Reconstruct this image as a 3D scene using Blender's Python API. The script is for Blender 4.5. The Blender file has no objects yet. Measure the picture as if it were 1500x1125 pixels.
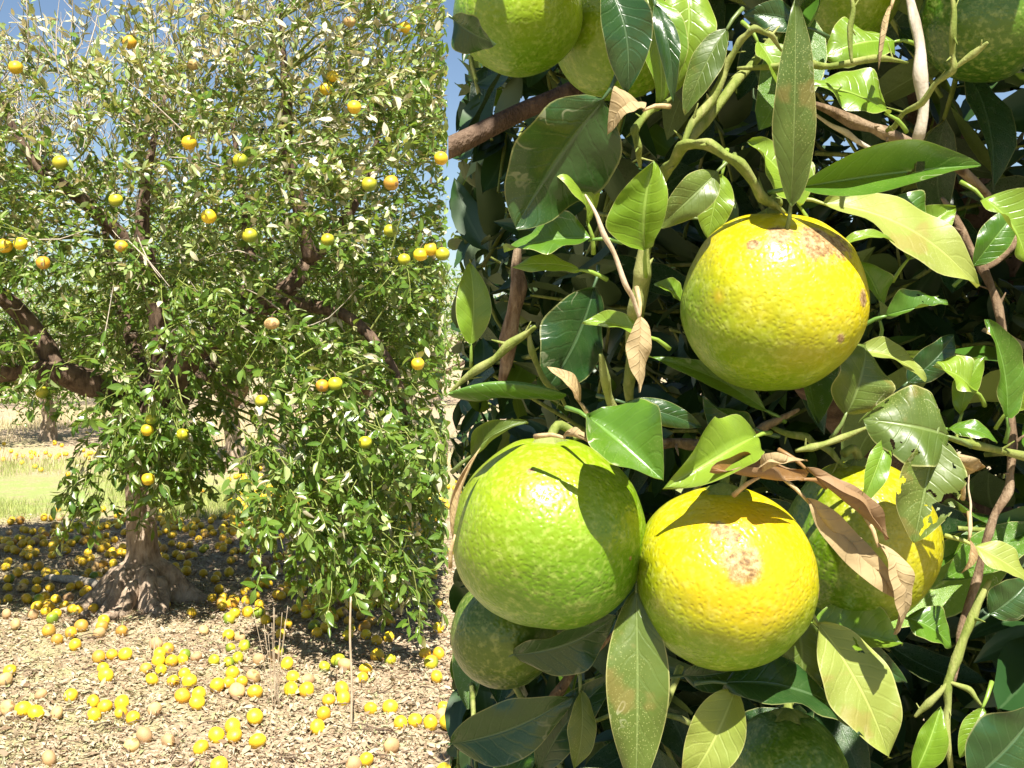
import bpy, bmesh, math, random
import numpy as np
from mathutils import Vector, Matrix, noise as mnoise

random.seed(11)
rng = np.random.default_rng(11)
scene = bpy.context.scene
col = scene.collection
R = math.radians

# ------------------------------------------------------------------ camera
F, CX, HZ, CAMH = 1500.0, 750.0, 490.0, 1.70      # focal length in photo pixels, centre column, horizon row, eye height
cam_d = bpy.data.cameras.new('camera')
cam = bpy.data.objects.new('camera', cam_d); col.objects.link(cam)
cam.location = (0, 0, CAMH); cam.rotation_euler = (R(90), 0, 0)
cam_d.sensor_width = 36; cam_d.lens = 36
cam_d.shift_y = -(562.5 - HZ) / 1500
cam_d.clip_start = 0.02; cam_d.clip_end = 3000
scene.camera = cam

# ------------------------------------------------------------------ world and sun
EL, AZ = R(58), R(6)
sdir = Vector((math.sin(AZ)*math.cos(EL), -math.cos(AZ)*math.cos(EL), math.sin(EL)))
w = bpy.data.worlds.new('World'); scene.world = w; w.use_nodes = True
nt = w.node_tree; bg = nt.nodes['Background']
sky = nt.nodes.new('ShaderNodeTexSky'); sky.sky_type = 'NISHITA'; sky.sun_disc = False
sky.sun_elevation = EL; sky.sun_rotation = math.atan2(sdir.x, sdir.y)
sky.air_density = 1.0; sky.dust_density = 0.4; sky.ozone_density = 1.6
nt.links.new(sky.outputs[0], bg.inputs[0]); bg.inputs[1].default_value = 0.052
sun_d = bpy.data.lights.new('sun', 'SUN'); sun_d.energy = 5.0; sun_d.angle = R(0.5); sun_d.color = (1.0, 0.945, 0.85)
sun = bpy.data.objects.new('sun', sun_d); col.objects.link(sun)
sun.rotation_euler = sdir.to_track_quat('Z', 'Y').to_euler(); sun.location = (0, -5, 12)
vs = scene.view_settings
vs.view_transform = 'Standard'; vs.look = 'None'; vs.gamma = 1; vs.use_curve_mapping = False
vs.exposure = 1.38
cy = scene.cycles; cy.max_bounces = 4; cy.diffuse_bounces = 2; cy.glossy_bounces = 2; cy.transmission_bounces = 3; cy.use_fast_gi = False

# ------------------------------------------------------------------ helpers
def P(x, y, d):
    return Vector(((x-CX)/F*d, d, CAMH + (HZ-y)/F*d))
def G(x, y, z=0.0):                       # the ground point (at height z) under a photo pixel
    d = F*(CAMH-z)/(y-HZ)
    return Vector(((x-CX)/F*d, d, z))
def proj(p):
    return CX + F*p[0]/p[1], HZ - F*(p[2]-CAMH)/p[1]
def tag(o, label=None, cat=None, group=None, kind=None):
    if label: o['label'] = label
    if cat: o['category'] = cat
    if group: o['group'] = group
    if kind: o['kind'] = kind
    return o
def link(name, me, mat=None, parent=None, loc=None):
    o = bpy.data.objects.new(name, me); col.objects.link(o)
    if mat is not None and me is not None and len(me.materials) == 0:
        me.materials.append(mat)
    if parent: o.parent = parent
    if loc is not None: o.location = loc
    return o
def empty(name, loc):
    o = bpy.data.objects.new(name, None); col.objects.link(o); o.location = loc; o.empty_display_size = 0.05
    return o
def mesh(name, v, f, smooth=True):
    me = bpy.data.meshes.new(name); me.from_pydata([tuple(p) for p in v], [], f); me.update()
    if smooth: me.polygons.foreach_set('use_smooth', [True]*len(me.polygons))
    return me

def tube_geo(pts, rad, n=8, sub=4, wob=0.0, seed=0, cap=True):
    """smooth tapered tube through points; returns verts, faces"""
    pts = [Vector(p) for p in pts]
    if not hasattr(rad, '__len__'): rad = [rad]*len(pts)
    Q, RR = [], []
    m = len(pts)
    for i in range(m-1):
        p0, p1, p2, p3 = pts[max(i-1, 0)], pts[i], pts[i+1], pts[min(i+2, m-1)]
        for k in range(sub):
            t = k/sub
            q = 0.5*((2*p1) + (p2-p0)*t + (2*p0-5*p1+4*p2-p3)*t*t + (3*p1-p0-3*p2+p3)*t**3)
            Q.append(q); RR.append(rad[i]*(1-t)+rad[i+1]*t)
    Q.append(pts[-1]); RR.append(rad[-1])
    V, Fc = [], []
    up = Vector((0.31, 0.17, 0.93)); prev = None
    for i, q in enumerate(Q):
        t = (Q[min(i+1, len(Q)-1)] - Q[max(i-1, 0)]).normalized()
        a = (prev - t*prev.dot(t)) if prev else t.cross(up)
        if a.length < 1e-6: a = t.cross(Vector((1, 0, 0)))
        a.normalize(); prev = a; b = t.cross(a)
        for j in range(n):
            th = 2*math.pi*j/n
            r = RR[i]
            if wob: r *= 1 + wob*mnoise.noise(Vector((q.x*9+seed, q.y*9, q.z*9)) + Vector((math.cos(th), math.sin(th), 0))*0.9)
            V.append(q + (a*math.cos(th) + b*math.sin(th))*r)
    for i in range(len(Q)-1):
        for j in range(n):
            k = (j+1) % n
            Fc.append((i*n+j, i*n+k, (i+1)*n+k, (i+1)*n+j))
    if cap:
        Fc.append(tuple(range(n-1, -1, -1))); Fc.append(tuple(range((len(Q)-1)*n, len(Q)*n)))
    return V, Fc
def tube(name, pts, rad, mat, parent=None, n=8, sub=4, wob=0.0, seed=0):
    o0 = Vector(pts[0]); v, f = tube_geo([Vector(p)-o0 for p in pts], rad, n, sub, wob, seed)
    ploc = parent.location if parent else Vector((0, 0, 0))
    return link(name, mesh(name, v, f), mat, parent, o0-ploc)

# ------------------------------------------------------------------ node helpers
class N:
    def __init__(s, name):
        s.m = bpy.data.materials.new(name); s.m.use_nodes = True
        s.t = s.m.node_tree; s.t.nodes.clear()
        s.out = s.t.nodes.new('ShaderNodeOutputMaterial')
    def n(s, typ, **kw):
        nd = s.t.nodes.new('ShaderNode'+typ)
        for k, v in kw.items(): setattr(nd, k, v)
        return nd
    def put(s, sock, v):
        if v is None: return
        if isinstance(v, bpy.types.NodeSocket): s.t.links.new(v, sock)
        elif isinstance(v, (tuple, list)) and len(v) == 3 and sock.type == 'RGBA': sock.default_value = (*v, 1)
        else: sock.default_value = v
    def math(s, op, a, b=None, c=None, clamp=False):
        nd = s.n('Math', operation=op); nd.use_clamp = clamp
        s.put(nd.inputs[0], a); s.put(nd.inputs[1], b); s.put(nd.inputs[2], c)
        return nd.outputs[0]
    def vmath(s, op, a, b=None):
        nd = s.n('VectorMath', operation=op); s.put(nd.inputs[0], a)
        if b is not None: s.put(nd.inputs[1], b)
        return nd
    def step(s, x, lo, hi, a=0.0, b=1.0):
        nd = s.n('MapRange', interpolation_type='SMOOTHSTEP')
        s.put(nd.inputs[0], x); nd.inputs[1].default_value = lo; nd.inputs[2].default_value = hi
        nd.inputs[3].default_value = a; nd.inputs[4].default_value = b
        return nd.outputs[0]
    def mix(s, f, a, b, mode='MIX'):
        nd = s.n('Mix', data_type='RGBA', blend_type=mode)
        s.put(nd.inputs[0], f); s.put(nd.inputs[6], a); s.put(nd.inputs[7], b)
        return nd.outputs[2]
    def noise(s, vec, scale, detail=3, rough=0.5, dist=0.0):
        nd = s.n('TexNoise'); s.put(nd.inputs['Vector'], vec); nd.inputs['Scale'].default_value = scale
        nd.inputs['Detail'].default_value = detail; nd.inputs['Roughness'].default_value = rough; nd.inputs['Distortion'].default_value = dist
        return nd.outputs['Fac']
    def voro(s, vec, scale, feat='F1', rnd=1.0):
        nd = s.n('TexVoronoi', feature=feat); s.put(nd.inputs['Vector'], vec); nd.inputs['Scale'].default_value = scale
        nd.inputs['Randomness'].default_value = rnd
        return nd
    def ramp(s, f, stops):
        nd = s.n('ValToRGB'); s.put(nd.inputs[0], f); e = nd.color_ramp.elements
        while len(e) < len(stops): e.new(0.5)
        for q, (p, c) in zip(e, stops): q.position = p; q.color = (*c, 1)
        return nd.outputs[0]
    def bump(s, h, dist, strength=1.0, nrm=None):
        nd = s.n('Bump'); s.put(nd.inputs['Height'], h); nd.inputs['Distance'].default_value = dist; nd.inputs['Strength'].default_value = strength
        if nrm is not None: s.put(nd.inputs['Normal'], nrm)
        return nd.outputs[0]
    def bsdf(s, colr, rough=0.6, spec=0.5, nrm=None, **kw):
        nd = s.n('BsdfPrincipled'); s.put(nd.inputs['Base Color'], colr); s.put(nd.inputs['Roughness'], rough)
        s.put(nd.inputs['Specular IOR Level'], spec); s.put(nd.inputs['Normal'], nrm)
        for k, v in kw.items(): s.put(nd.inputs[k], v)
        return nd.outputs[0]
    def done(s, sh):
        s.t.links.new(sh, s.out.inputs[0]); return s.m

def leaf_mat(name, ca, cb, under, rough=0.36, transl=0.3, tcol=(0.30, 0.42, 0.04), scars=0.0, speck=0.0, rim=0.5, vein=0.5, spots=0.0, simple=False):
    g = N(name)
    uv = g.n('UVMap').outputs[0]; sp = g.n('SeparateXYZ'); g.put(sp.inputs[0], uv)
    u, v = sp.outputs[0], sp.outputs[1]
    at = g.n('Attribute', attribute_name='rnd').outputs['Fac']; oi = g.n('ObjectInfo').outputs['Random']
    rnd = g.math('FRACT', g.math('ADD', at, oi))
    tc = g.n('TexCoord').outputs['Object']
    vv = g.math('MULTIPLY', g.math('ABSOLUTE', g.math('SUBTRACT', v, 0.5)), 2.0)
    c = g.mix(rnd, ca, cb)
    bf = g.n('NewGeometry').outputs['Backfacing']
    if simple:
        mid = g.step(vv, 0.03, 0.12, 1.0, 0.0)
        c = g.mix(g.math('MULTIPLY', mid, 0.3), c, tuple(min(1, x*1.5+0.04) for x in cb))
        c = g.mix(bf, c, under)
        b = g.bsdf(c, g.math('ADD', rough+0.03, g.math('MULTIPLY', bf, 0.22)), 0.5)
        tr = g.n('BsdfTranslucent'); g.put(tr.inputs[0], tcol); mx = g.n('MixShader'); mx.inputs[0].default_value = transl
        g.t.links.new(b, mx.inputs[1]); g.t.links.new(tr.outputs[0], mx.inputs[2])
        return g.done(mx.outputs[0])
    nz = g.noise(tc, 55, 3, 0.6)
    c = g.mix(g.step(nz, 0.40, 0.72), c, g.mix(0.5, c, cb))
    # veins
    ph = g.math('MULTIPLY', g.math('SUBTRACT', g.math('MULTIPLY', u, 9.0), g.math('MULTIPLY', vv, 1.7)), 6.2832)
    sv = g.step(g.math('SINE', g.math('ADD', ph, g.math('MULTIPLY', nz, 7.0))), 0.72, 1.0)
    mid = g.step(vv, 0.018, 0.065, 1.0, 0.0)
    vm = g.math('MULTIPLY', g.math('MAXIMUM', mid, g.math('MULTIPLY', sv, 0.10)), vein)
    vcol = tuple(min(1, x*1.6+0.05) for x in cb)
    c = g.mix(vm, c, vcol)
    if speck:
        vo = g.voro(tc, 1100).outputs['Distance']
        sm = g.math('MULTIPLY', g.step(vo, 0.10, 0.34, 0.75, 0.0), g.step(g.noise(tc, 28, 2), 0.42, 0.62))
        c = g.mix(g.math('MULTIPLY', sm, speck), c, (0.50, 0.52, 0.20))
    if scars:
        n1 = g.noise(tc, 42, 2, 0.5, 0.6)
        ln = g.step(g.math('ABSOLUTE', g.math('SUBTRACT', n1, 0.52)), 0.004, 0.013, 1.0, 0.0)
        wd = g.step(g.noise(tc, 17, 1), 0.52, 0.60)
        c = g.mix(g.math('MULTIPLY', g.math('MULTIPLY', ln, wd), scars), c, (0.62, 0.60, 0.40))
    if rough > .5:
        c = g.mix(g.step(g.noise(tc, 140, 4, 0.7), 0.38, 0.66), g.mix(0.55, c, (0.20, 0.10, 0.04)), c)
        c = g.mix(g.math('MULTIPLY', sv, 0.35), c, (0.25, 0.14, 0.06))
    if spots:
        c = g.mix(g.math('MULTIPLY', g.step(g.noise(tc, 36, 3, 0.65), 0.60, 0.68), spots), c, (0.30, 0.17, 0.06))
    c = g.mix(g.math('MULTIPLY', g.step(vv, 0.945, 0.985), rim), c, (0.48, 0.46, 0.18))
    uc = g.mix(g.step(nz, 0.35, 0.75), under, tuple(x*0.8 for x in under))
    uc = g.mix(g.math('MULTIPLY', mid, 0.6), uc, tuple(min(1, x*1.5+0.03) for x in under))
    c = g.mix(bf, c, uc)
    hb = g.math('ADD', g.math('MULTIPLY', g.math('MAXIMUM', mid, g.math('MULTIPLY', sv, 0.35)), -0.6), g.math('MULTIPLY', g.noise(tc, 260, 2), 0.55))
    nrm = g.bump(hb, 0.0006 if rough < .5 else .0014, 0.7)
    rg = g.math('ADD', g.math('MULTIPLY', bf, 0.22), g.math('ADD', rough, g.math('MULTIPLY', nz, 0.14)))
    b = g.bsdf(c, rg, 0.5, nrm)
    tr = g.n('BsdfTranslucent'); g.put(tr.inputs[0], tcol); 
    mx = g.n('MixShader'); mx.inputs[0].default_value = transl
    g.t.links.new(b, mx.inputs[1]); g.t.links.new(tr.outputs[0], mx.inputs[2])
    return g.done(mx.outputs[0])

M = {}
LM = {
    'fresh': dict(a=((0.042, 0.115, 0.009), (0.085, 0.180, 0.015), (0.13, 0.19, 0.045), 0.24, 0.17, (0.22, 0.34, 0.02)), k=dict(scars=0.8, speck=0.25)),
    'light': dict(a=((0.105, 0.210, 0.014), (0.180, 0.275, 0.026), (0.18, 0.24, 0.055), 0.24, 0.20, (0.36, 0.46, 0.04)), k=dict(scars=0.7, speck=0.2)),
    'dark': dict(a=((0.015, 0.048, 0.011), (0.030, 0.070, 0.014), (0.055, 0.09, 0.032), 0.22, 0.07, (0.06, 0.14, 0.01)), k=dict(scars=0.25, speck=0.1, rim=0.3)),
    'pale': dict(a=((0.19, 0.25, 0.036), (0.26, 0.30, 0.060), (0.23, 0.27, 0.065), 0.42, 0.20, (0.46, 0.48, 0.07)), k=dict(scars=0.4, speck=0.45, spots=0.35)),
    'old': dict(a=((0.062, 0.105, 0.015), (0.098, 0.140, 0.022), (0.115, 0.150, 0.042), 0.34, 0.14, (0.22, 0.28, 0.02)), k=dict(scars=0.5, speck=0.6, spots=0.3)),
    'dry': dict(a=((0.36, 0.26, 0.11), (0.50, 0.385, 0.19), (0.40, 0.30, 0.15), 0.60, 0.18, (0.50, 0.28, 0.09)), k=dict(rim=0.2, spots=0.6)),
    'brown': dict(a=((0.12, 0.055, 0.014), (0.20, 0.105, 0.026), (0.26, 0.16, 0.075), 0.40, 0.14, (0.26, 0.10, 0.01)), k=dict(rim=0.2, spots=0.5)),
}
for k_, q_ in LM.items():
    M[k_] = leaf_mat('leaf_'+k_, *q_['a'], **q_['k'])
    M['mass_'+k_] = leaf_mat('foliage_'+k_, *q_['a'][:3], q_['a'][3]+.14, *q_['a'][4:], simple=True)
# leaves of the far tree, seen small
M['crown_green'] = leaf_mat('crown_green', (0.062, 0.140, 0.016), (0.135, 0.220, 0.034), (0.17, 0.22, 0.07), 0.26, 0.33, simple=True)
M['crown_olive'] = leaf_mat('crown_olive', (0.20, 0.30, 0.08), (0.38, 0.45, 0.19), (0.36, 0.36, 0.15), 0.38, 0.30, (0.5, 0.5, 0.10), simple=True)
M['crown_straw'] = leaf_mat('crown_straw', (0.48, 0.46, 0.28), (0.66, 0.62, 0.44), (0.54, 0.50, 0.34), 0.55, 0.28, (0.6, 0.48, 0.2), simple=True)

def bark_mat(name, c1, c2, c3, sc=30, bd=0.01):
    g = N(name); tc = g.n('TexCoord').outputs['Object']
    mp = g.n('Mapping'); g.put(mp.inputs[0], tc); mp.inputs[3].default_value = (1, 1, 0.22)
    n1 = g.noise(mp.outputs[0], sc, 6, 0.65, 0.4); n2 = g.noise(tc, sc*0.3, 3)
    c = g.ramp(n1, [(0.30, c1), (0.52, c2), (0.75, c3)])
    c = g.mix(g.step(n2, 0.45, 0.7), c, g.mix(0.6, c, c3))
    h = g.math('ADD', n1, g.math('MULTIPLY', g.noise(tc, sc*5, 2), 0.25))
    return g.done(g.bsdf(c, 0.85, 0.25, g.bump(h, bd, 0.9)))
M['bark'] = bark_mat('bark', (0.11, 0.075, 0.05), (0.31, 0.23, 0.16), (0.50, 0.40, 0.30), 34, 0.016)
M['limb'] = bark_mat('limb_bark', (0.04, 0.026, 0.018), (0.115, 0.075, 0.050), (0.24, 0.17, 0.115), 40, 0.010)
M['wood'] = bark_mat('branch_wood', (0.05, 0.03, 0.016), (0.16, 0.105, 0.06), (0.34, 0.26, 0.17), 170, 0.0022)
M['graytwig'] = bark_mat('dead_twig', (0.25, 0.20, 0.15), (0.42, 0.36, 0.28), (0.58, 0.52, 0.42), 120, 0.001)
M['greentwig'] = bark_mat('green_twig', (0.09, 0.13, 0.02), (0.17, 0.21, 0.04), (0.32, 0.32, 0.12), 190, 0.0010)
M['straw'] = bark_mat('dry_stalk', (0.30, 0.22, 0.13), (0.46, 0.36, 0.24), (0.58, 0.48, 0.34), 90, 0.001)

def orange_mat(name, green, yellow, d=(0, 0, 1), bias=0.0, soft=0.45, spots=(), rad=0.0375, warm=None, rough=0.34, pore=1.0):
    """skin: green turning yellow towards direction d; corky scars at the given places (px offsets in radii)"""
    g = N(name); tc = g.n('TexCoord').outputs['Object']
    warp = g.n('TexNoise'); g.put(warp.inputs['Vector'], tc); warp.inputs['Scale'].default_value = 120; warp.inputs['Detail'].default_value = 2
    tcw = g.vmath('ADD', tc, g.vmath('MULTIPLY', warp.outputs['Color'], (.004, .004, .004)).outputs[0]).outputs[0]
    nv = g.vmath('NORMALIZE', tc).outputs[0]
    dn = Vector(d).normalized()
    dt = g.vmath('DOT_PRODUCT', nv, tuple(dn)).outputs['Value']
    nz = g.noise(tc, 38, 3, 0.55); nf = g.noise(tc, 330, 2, 0.6)
    f = g.math('ADD', g.math('ADD', dt, bias), g.math('MULTIPLY', g.math('SUBTRACT', nz, 0.5), 0.9))
    c = g.mix(g.step(f, -soft, soft), green, yellow)
    c = g.mix(g.step(nf, 0.45, 0.75), c, g.mix(0.18, c, (0.75, 0.75, 0.25)))
    if warm:
        wd = g.vmath('DISTANCE', tc, tuple(Vector(warm[:3]).normalized()*rad)).outputs['Value']
        c = g.mix(g.step(g.math('ADD', wd, g.math('MULTIPLY', nz, 0.012)), warm[3]*rad*0.3, warm[3]*rad*1.2+0.006, 0.85, 0.0), c, (0.52, 0.25, 0.004))
    smask = None
    for (sx, sz, sr, amp) in spots:
        sy = -math.sqrt(max(0.02, 1-sx*sx-sz*sz))
        dv = g.vmath('DISTANCE', tc, (sx*rad, sy*rad, sz*rad)).outputs['Value']
        q = g.math('ADD', dv, g.math('MULTIPLY', g.math('SUBTRACT', g.noise(tc, 170, 4, 0.7), 0.5), amp*rad))
        m = g.step(q, sr*rad*0.55, sr*rad*1.1, 1.0, 0.0)
        smask = m if smask is None else g.math('MAXIMUM', smask, m)
    vo = g.voro(tcw, 500, 'SMOOTH_F1').outputs['Distance']
    vo2 = g.voro(tc, 800).outputs['Distance']
    h = g.math('ADD', g.math('MULTIPLY', g.step(vo, 0.05, 0.55), 1.0), g.math('ADD', g.math('MULTIPLY', vo2, 0.25), g.math('MULTIPLY', nf, 0.25)))
    rg = rough
    if smask is not None:
        sc = g.ramp(g.noise(tc, 420, 4, 0.7), [(0.35, (0.11, 0.048, 0.012)), (0.48, (0.25, 0.145, 0.05)), (0.66, (0.42, 0.30, 0.15))])
        c = g.mix(smask, c, sc)
        rg = g.math('ADD', rough, g.math('MULTIPLY', smask, 0.35))
        h = g.math('ADD', h, g.math('MULTIPLY', smask, g.math('MULTIPLY', g.noise(tc, 600, 3), 1.2)))
    oi = g.n('ObjectInfo').outputs['Random']
    hs = g.n('HueSaturation'); g.put(hs.inputs['Color'], c)
    g.put(hs.inputs['Hue'], g.math('ADD', 0.49, g.math('MULTIPLY', oi, 0.02))); g.put(hs.inputs['Value'], g.math('ADD', 0.92, g.math('MULTIPLY', oi, 0.16)))
    return g.done(g.bsdf(hs.outputs[0], rg, 0.5, g.bump(h, 0.00026*pore, 0.7)))

GRN, YEL, LIM = (0.20, 0.33, 0.012), (0.74, 0.54, 0.008), (0.42, 0.47, 0.012)

# ground fruit (small in the picture)
M['fruit_yellow'] = orange_mat('fruit_yellow', (0.66, 0.37, 0.012), (0.70, 0.49, 0.012), (0.2, -0.5, 0.8), 0.2, 0.8, rough=0.42)
M['fruit_amber'] = orange_mat('fruit_amber', (0.40, 0.22, 0.03), (0.66, 0.33, 0.015), (0.4, -0.3, 0.8), 0.1, 0.6, ((0.3, -0.2, 0.35, 0.5),), rough=0.45)
M['fruit_green'] = orange_mat('fruit_green', (0.15, 0.22, 0.01), (0.48, 0.44, 0.012), (-0.3, -0.5, 0.7), -0.1, 0.5, rough=0.42)
M['fruit_tan'] = orange_mat('fruit_tan', (0.42, 0.26, 0.12), (0.58, 0.37, 0.15), (0.3, -0.5, 0.5), 0.0, 0.8, ((-0.3, 0.2, 0.5, 0.9), (0.5, 0.0, 0.4, 0.8)), rough=0.65)

# ------------------------------------------------------------------ leaf geometry
def prof(u):
    return max(0.0, (math.sin(math.pi*min(1, u**0.88)))**0.82 * (1.0 - 0.10*u))
def leaf_geo(L, W, fold, bend, twist, nL, nW, wave=0.04, roll=0.0, seed=0):
    """leaf along +X, blade in XY, upper face +Z; returns verts, faces, uvs-per-vertex"""
    V, UV, Fc = [], [], []
    rr = random.Random(seed); ph = rr.uniform(0, 6.28); ph2 = rr.uniform(0, 6.28); sway = rr.uniform(-0.06, 0.06); cup = rr.uniform(-0.05, 0.42)
    for i in range(nL+1):
        u = i/nL; hw = W*0.5*prof(u) + (0.0012 if 0 < u < 1 and W > 0.015 else 0.0)*0.2
        tw = twist*(u-0.3); cz = bend*L*(4*u*(1-u)) - bend*L*0.9*u*u
        cy = sway*L*math.sin(u*3.1)
        for j in range(nW+1):
            s = j/nW*2-1; a = abs(s)
            f = fold + roll*a
            y = s*hw*math.cos(f*(0.6+0.4*a)); z = a*hw*math.sin(f) - cup*hw*a*a + wave*W*a*a*math.sin(7.5*u+ph+(1.3 if s > 0 else 0)) + 0.35*wave*W*a*math.sin(19*u+ph2+2*s)
            V.append((L*u - abs(bend)*L*0.25*u*u, cy + y*math.cos(tw) - z*math.sin(tw), cz + y*math.sin(tw) + z*math.cos(tw)))
            UV.append((u, j/nW))
    for i in range(nL):
        for j in range(nW):
            a = i*(nW+1)+j
            Fc.append((a, a+nW+1, a+nW+2, a+1))
    return V, Fc, UV
def set_uv(me, UV):
    lay = me.uv_layers.new(name='UVMap')
    vi = np.zeros(len(me.loops), np.int32); me.loops.foreach_get('vertex_index', vi)
    lay.data.foreach_set('uv', np.asarray(UV, np.float32)[vi].ravel())

CUTN = Vector((1.0, 0.0622, 0.0)).normalized()      # the hedged (flat sheared) side of the near tree: a vertical plane
def clip_hedge(me, mw, fill=False):
    """shear a mesh off where it pokes out of the hedged side"""
    inv = mw.inverted(); co = inv @ Vector((0, 0, 0)); no = (inv.to_3x3() @ CUTN).normalized()
    if all((v.co-co).dot(no) > 0 for v in me.vertices): return
    bm = bmesh.new(); bm.from_mesh(me)
    bmesh.ops.bisect_plane(bm, geom=bm.verts[:]+bm.edges[:]+bm.faces[:], plane_co=co, plane_no=no, clear_inner=True)
    if fill: bmesh.ops.holes_fill(bm, edges=[e for e in bm.edges if e.is_boundary])
    bm.to_mesh(me); bm.free()

def frame(a, nh):
    a = a.normalized(); n = Vector(nh) - a*Vector(nh).dot(a)
    if n.length < 1e-4: n = a.orthogonal()
    n.normalize(); s = n.cross(a)
    return Matrix((a, s, n)).transposed()

UPF, FACE, DOWN = (0.05, -0.72, 0.68), (0.05, -1, 0.15), (0, -0.66, -0.75)
LEFTF, RIGHTF = (-0.75, -0.6, 0.25), (0.75, -0.6, 0.3)

def hero_leaf(tree, b, t, wpx, d, mat, nh=UPF, fold=22, bend=0.06, twist=0.0, tear=0.0, roll=0.0, seed=None, petiole=0.012, wave=0.085):
    d0, d1 = d if isinstance(d, tuple) else (d, d)
    B, T = P(*b, d0), P(*t, d1)
    seed = int(b[0]*7+b[1]*13+t[0]) if seed is None else seed
    ax = T-B; L = ax.length
    rs = random.Random(seed); fold = fold*1.25 + math.copysign(rs.uniform(0, 8), fold); twist = twist + rs.uniform(-34, 34); bend = bend*1.3 + rs.uniform(-.03, .05)
    mx = frame(ax, nh); view = -((B+T)/2 - cam.location).normalized()
    fs = max(0.55, abs(mx.col[2].dot(view)))
    W = wpx/F*(d0+d1)/2/fs/(1 if mat in ('dry', 'brown') else max(.8, math.cos(R(fold))**.5))
    nL, nW = (84, 46) if tear else (22, 12)
    L2 = L*(1+abs(bend)*0.3)
    v, f, uv = leaf_geo(L2, W, R(fold), bend, R(twist), nL, nW, wave, R(roll), seed)
    if tear:
        keep = []
        for q in f:
            cu = sum(uv[k][0] for k in q)/4; cv = sum(uv[k][1] for k in q)/4
            nv = mnoise.noise(Vector((cu*4.2+seed*0.37, cv*2.6, seed*0.11))) + 0.45*mnoise.noise(Vector((cu*13+seed, cv*9, 0)))
            edge = abs(cv-0.5)*2
            if nv + 0.35*edge + 0.25*cu - 0.25 < 1.0 - tear: keep.append(q)
        f = keep
    if petiole:
        n0 = len(v)
        pv, pf = tube_geo([(-petiole, 0, -petiole*0.35), (-petiole*0.4, 0, -0.0006), (L2*0.05, 0, -0.0008+bend*L2*0.15)], [0.0011, 0.0009, 0.0005], 6, 2)
        v += [tuple(p) for p in pv]; uv += [(0.02, 0.5)]*len(pv); f += [tuple(k+n0 for k in q) for q in pf]
    me = mesh('leaf', v, f); set_uv(me, uv)
    used = None
    o = link('leaf', me, M[mat], tree)
    mw = Matrix.Translation(B) @ mx.to_4x4()
    clip_hedge(me, mw)
    o.matrix_local = Matrix.Translation(B - tree.location) @ mx.to_4x4()
    return o

def templates(n, L, asp, nL, nW, folds, bends):
    T = []
    for k in range(n):
        v, f, uv = leaf_geo(L, L*asp*random.uniform(0.85, 1.15), R(random.uniform(*folds)), random.uniform(*bends), R(random.uniform(-30, 30)), nL, nW, 0.06, 0, k*5+3)
        T.append((np.array(v, np.float32), np.array(f, np.int32), np.array(uv, np.float32)))
    return T

def mass_mesh(name, T, tid, mats4, mid, rnd, materials):
    """many leaves as one mesh: template ids, 4x4 matrices, material ids, random values"""
    Vs, Fs, UVs, Ms, Rs = [], [], [], [], []; off = 0
    for k, (v, f, uv) in enumerate(T):
        ix = np.where(tid == k)[0]
        if len(ix) == 0: continue
        A = mats4[ix]
        W = np.einsum('nij,vj->nvi', A[:, :3, :3], v) + A[:, None, :3, 3]
        nv = len(v)
        Vs.append(W.reshape(-1, 3)); Fs.append((f[None] + (np.arange(len(ix))*nv)[:, None, None] + off).reshape(-1, 4))
        UVs.append(np.tile(uv, (len(ix), 1))); Ms.append(np.repeat(mid[ix], len(f))); Rs.append(np.repeat(rnd[ix], nv))
        off += nv*len(ix)
    V = np.concatenate(Vs); Fa = np.concatenate(Fs); UV = np.concatenate(UVs)
    me = bpy.data.meshes.new(name)
    me.vertices.add(len(V)); me.vertices.foreach_set('co', V.astype(np.float32).ravel())
    me.loops.add(Fa.size); me.loops.foreach_set('vertex_index', Fa.astype(np.int32).ravel())
    me.polygons.add(len(Fa)); me.polygons.foreach_set('loop_start', np.arange(0, Fa.size, 4, dtype=np.int32))
    for m in materials: me.materials.append(m)
    me.polygons.foreach_set('material_index', np.concatenate(Ms).astype(np.int32))
    me.polygons.foreach_set('use_smooth', np.ones(len(Fa), bool))
    me.update(calc_edges=True)
    lay = me.uv_layers.new(name='UVMap'); lay.data.foreach_set('uv', UV[Fa.ravel()].astype(np.float32).ravel())
    at = me.attributes.new('rnd', 'FLOAT', 'POINT'); at.data.foreach_set('value', np.concatenate(Rs).astype(np.float32))
    return me

def leaf_objects(tree, T, tid, A, mid, materials, name='leaf'):
    """the largest-showing leaves as parts of the tree, sharing mesh data"""
    cache = {}
    for k in range(len(tid)):
        key = (int(tid[k]), int(mid[k]))
        if key not in cache:
            v, f, uv = T[key[0]]
            me = mesh(name, v.tolist(), f.tolist()); set_uv(me, uv); me.materials.append(materials[key[1]]); cache[key] = me
        o = bpy.data.objects.new(name, cache[key]); col.objects.link(o); o.parent = tree
        m = Matrix(A[k].tolist()); m.translation = m.translation - tree.location
        o.matrix_local = m

def basis(ax, nh, scale, pos):
    """arrays -> 4x4 matrices"""
    ax = ax/np.linalg.norm(ax, axis=1, keepdims=True)
    n = nh - ax*np.sum(nh*ax, axis=1, keepdims=True); n /= np.linalg.norm(n, axis=1, keepdims=True)+1e-9
    s = np.cross(n, ax)
    A = np.zeros((len(ax), 4, 4)); A[:, :3, 0] = ax*scale[:, None]; A[:, :3, 1] = s*scale[:, None]; A[:, :3, 2] = n*scale[:, None]
    A[:, :3, 3] = pos; A[:, 3, 3] = 1
    return A

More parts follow.
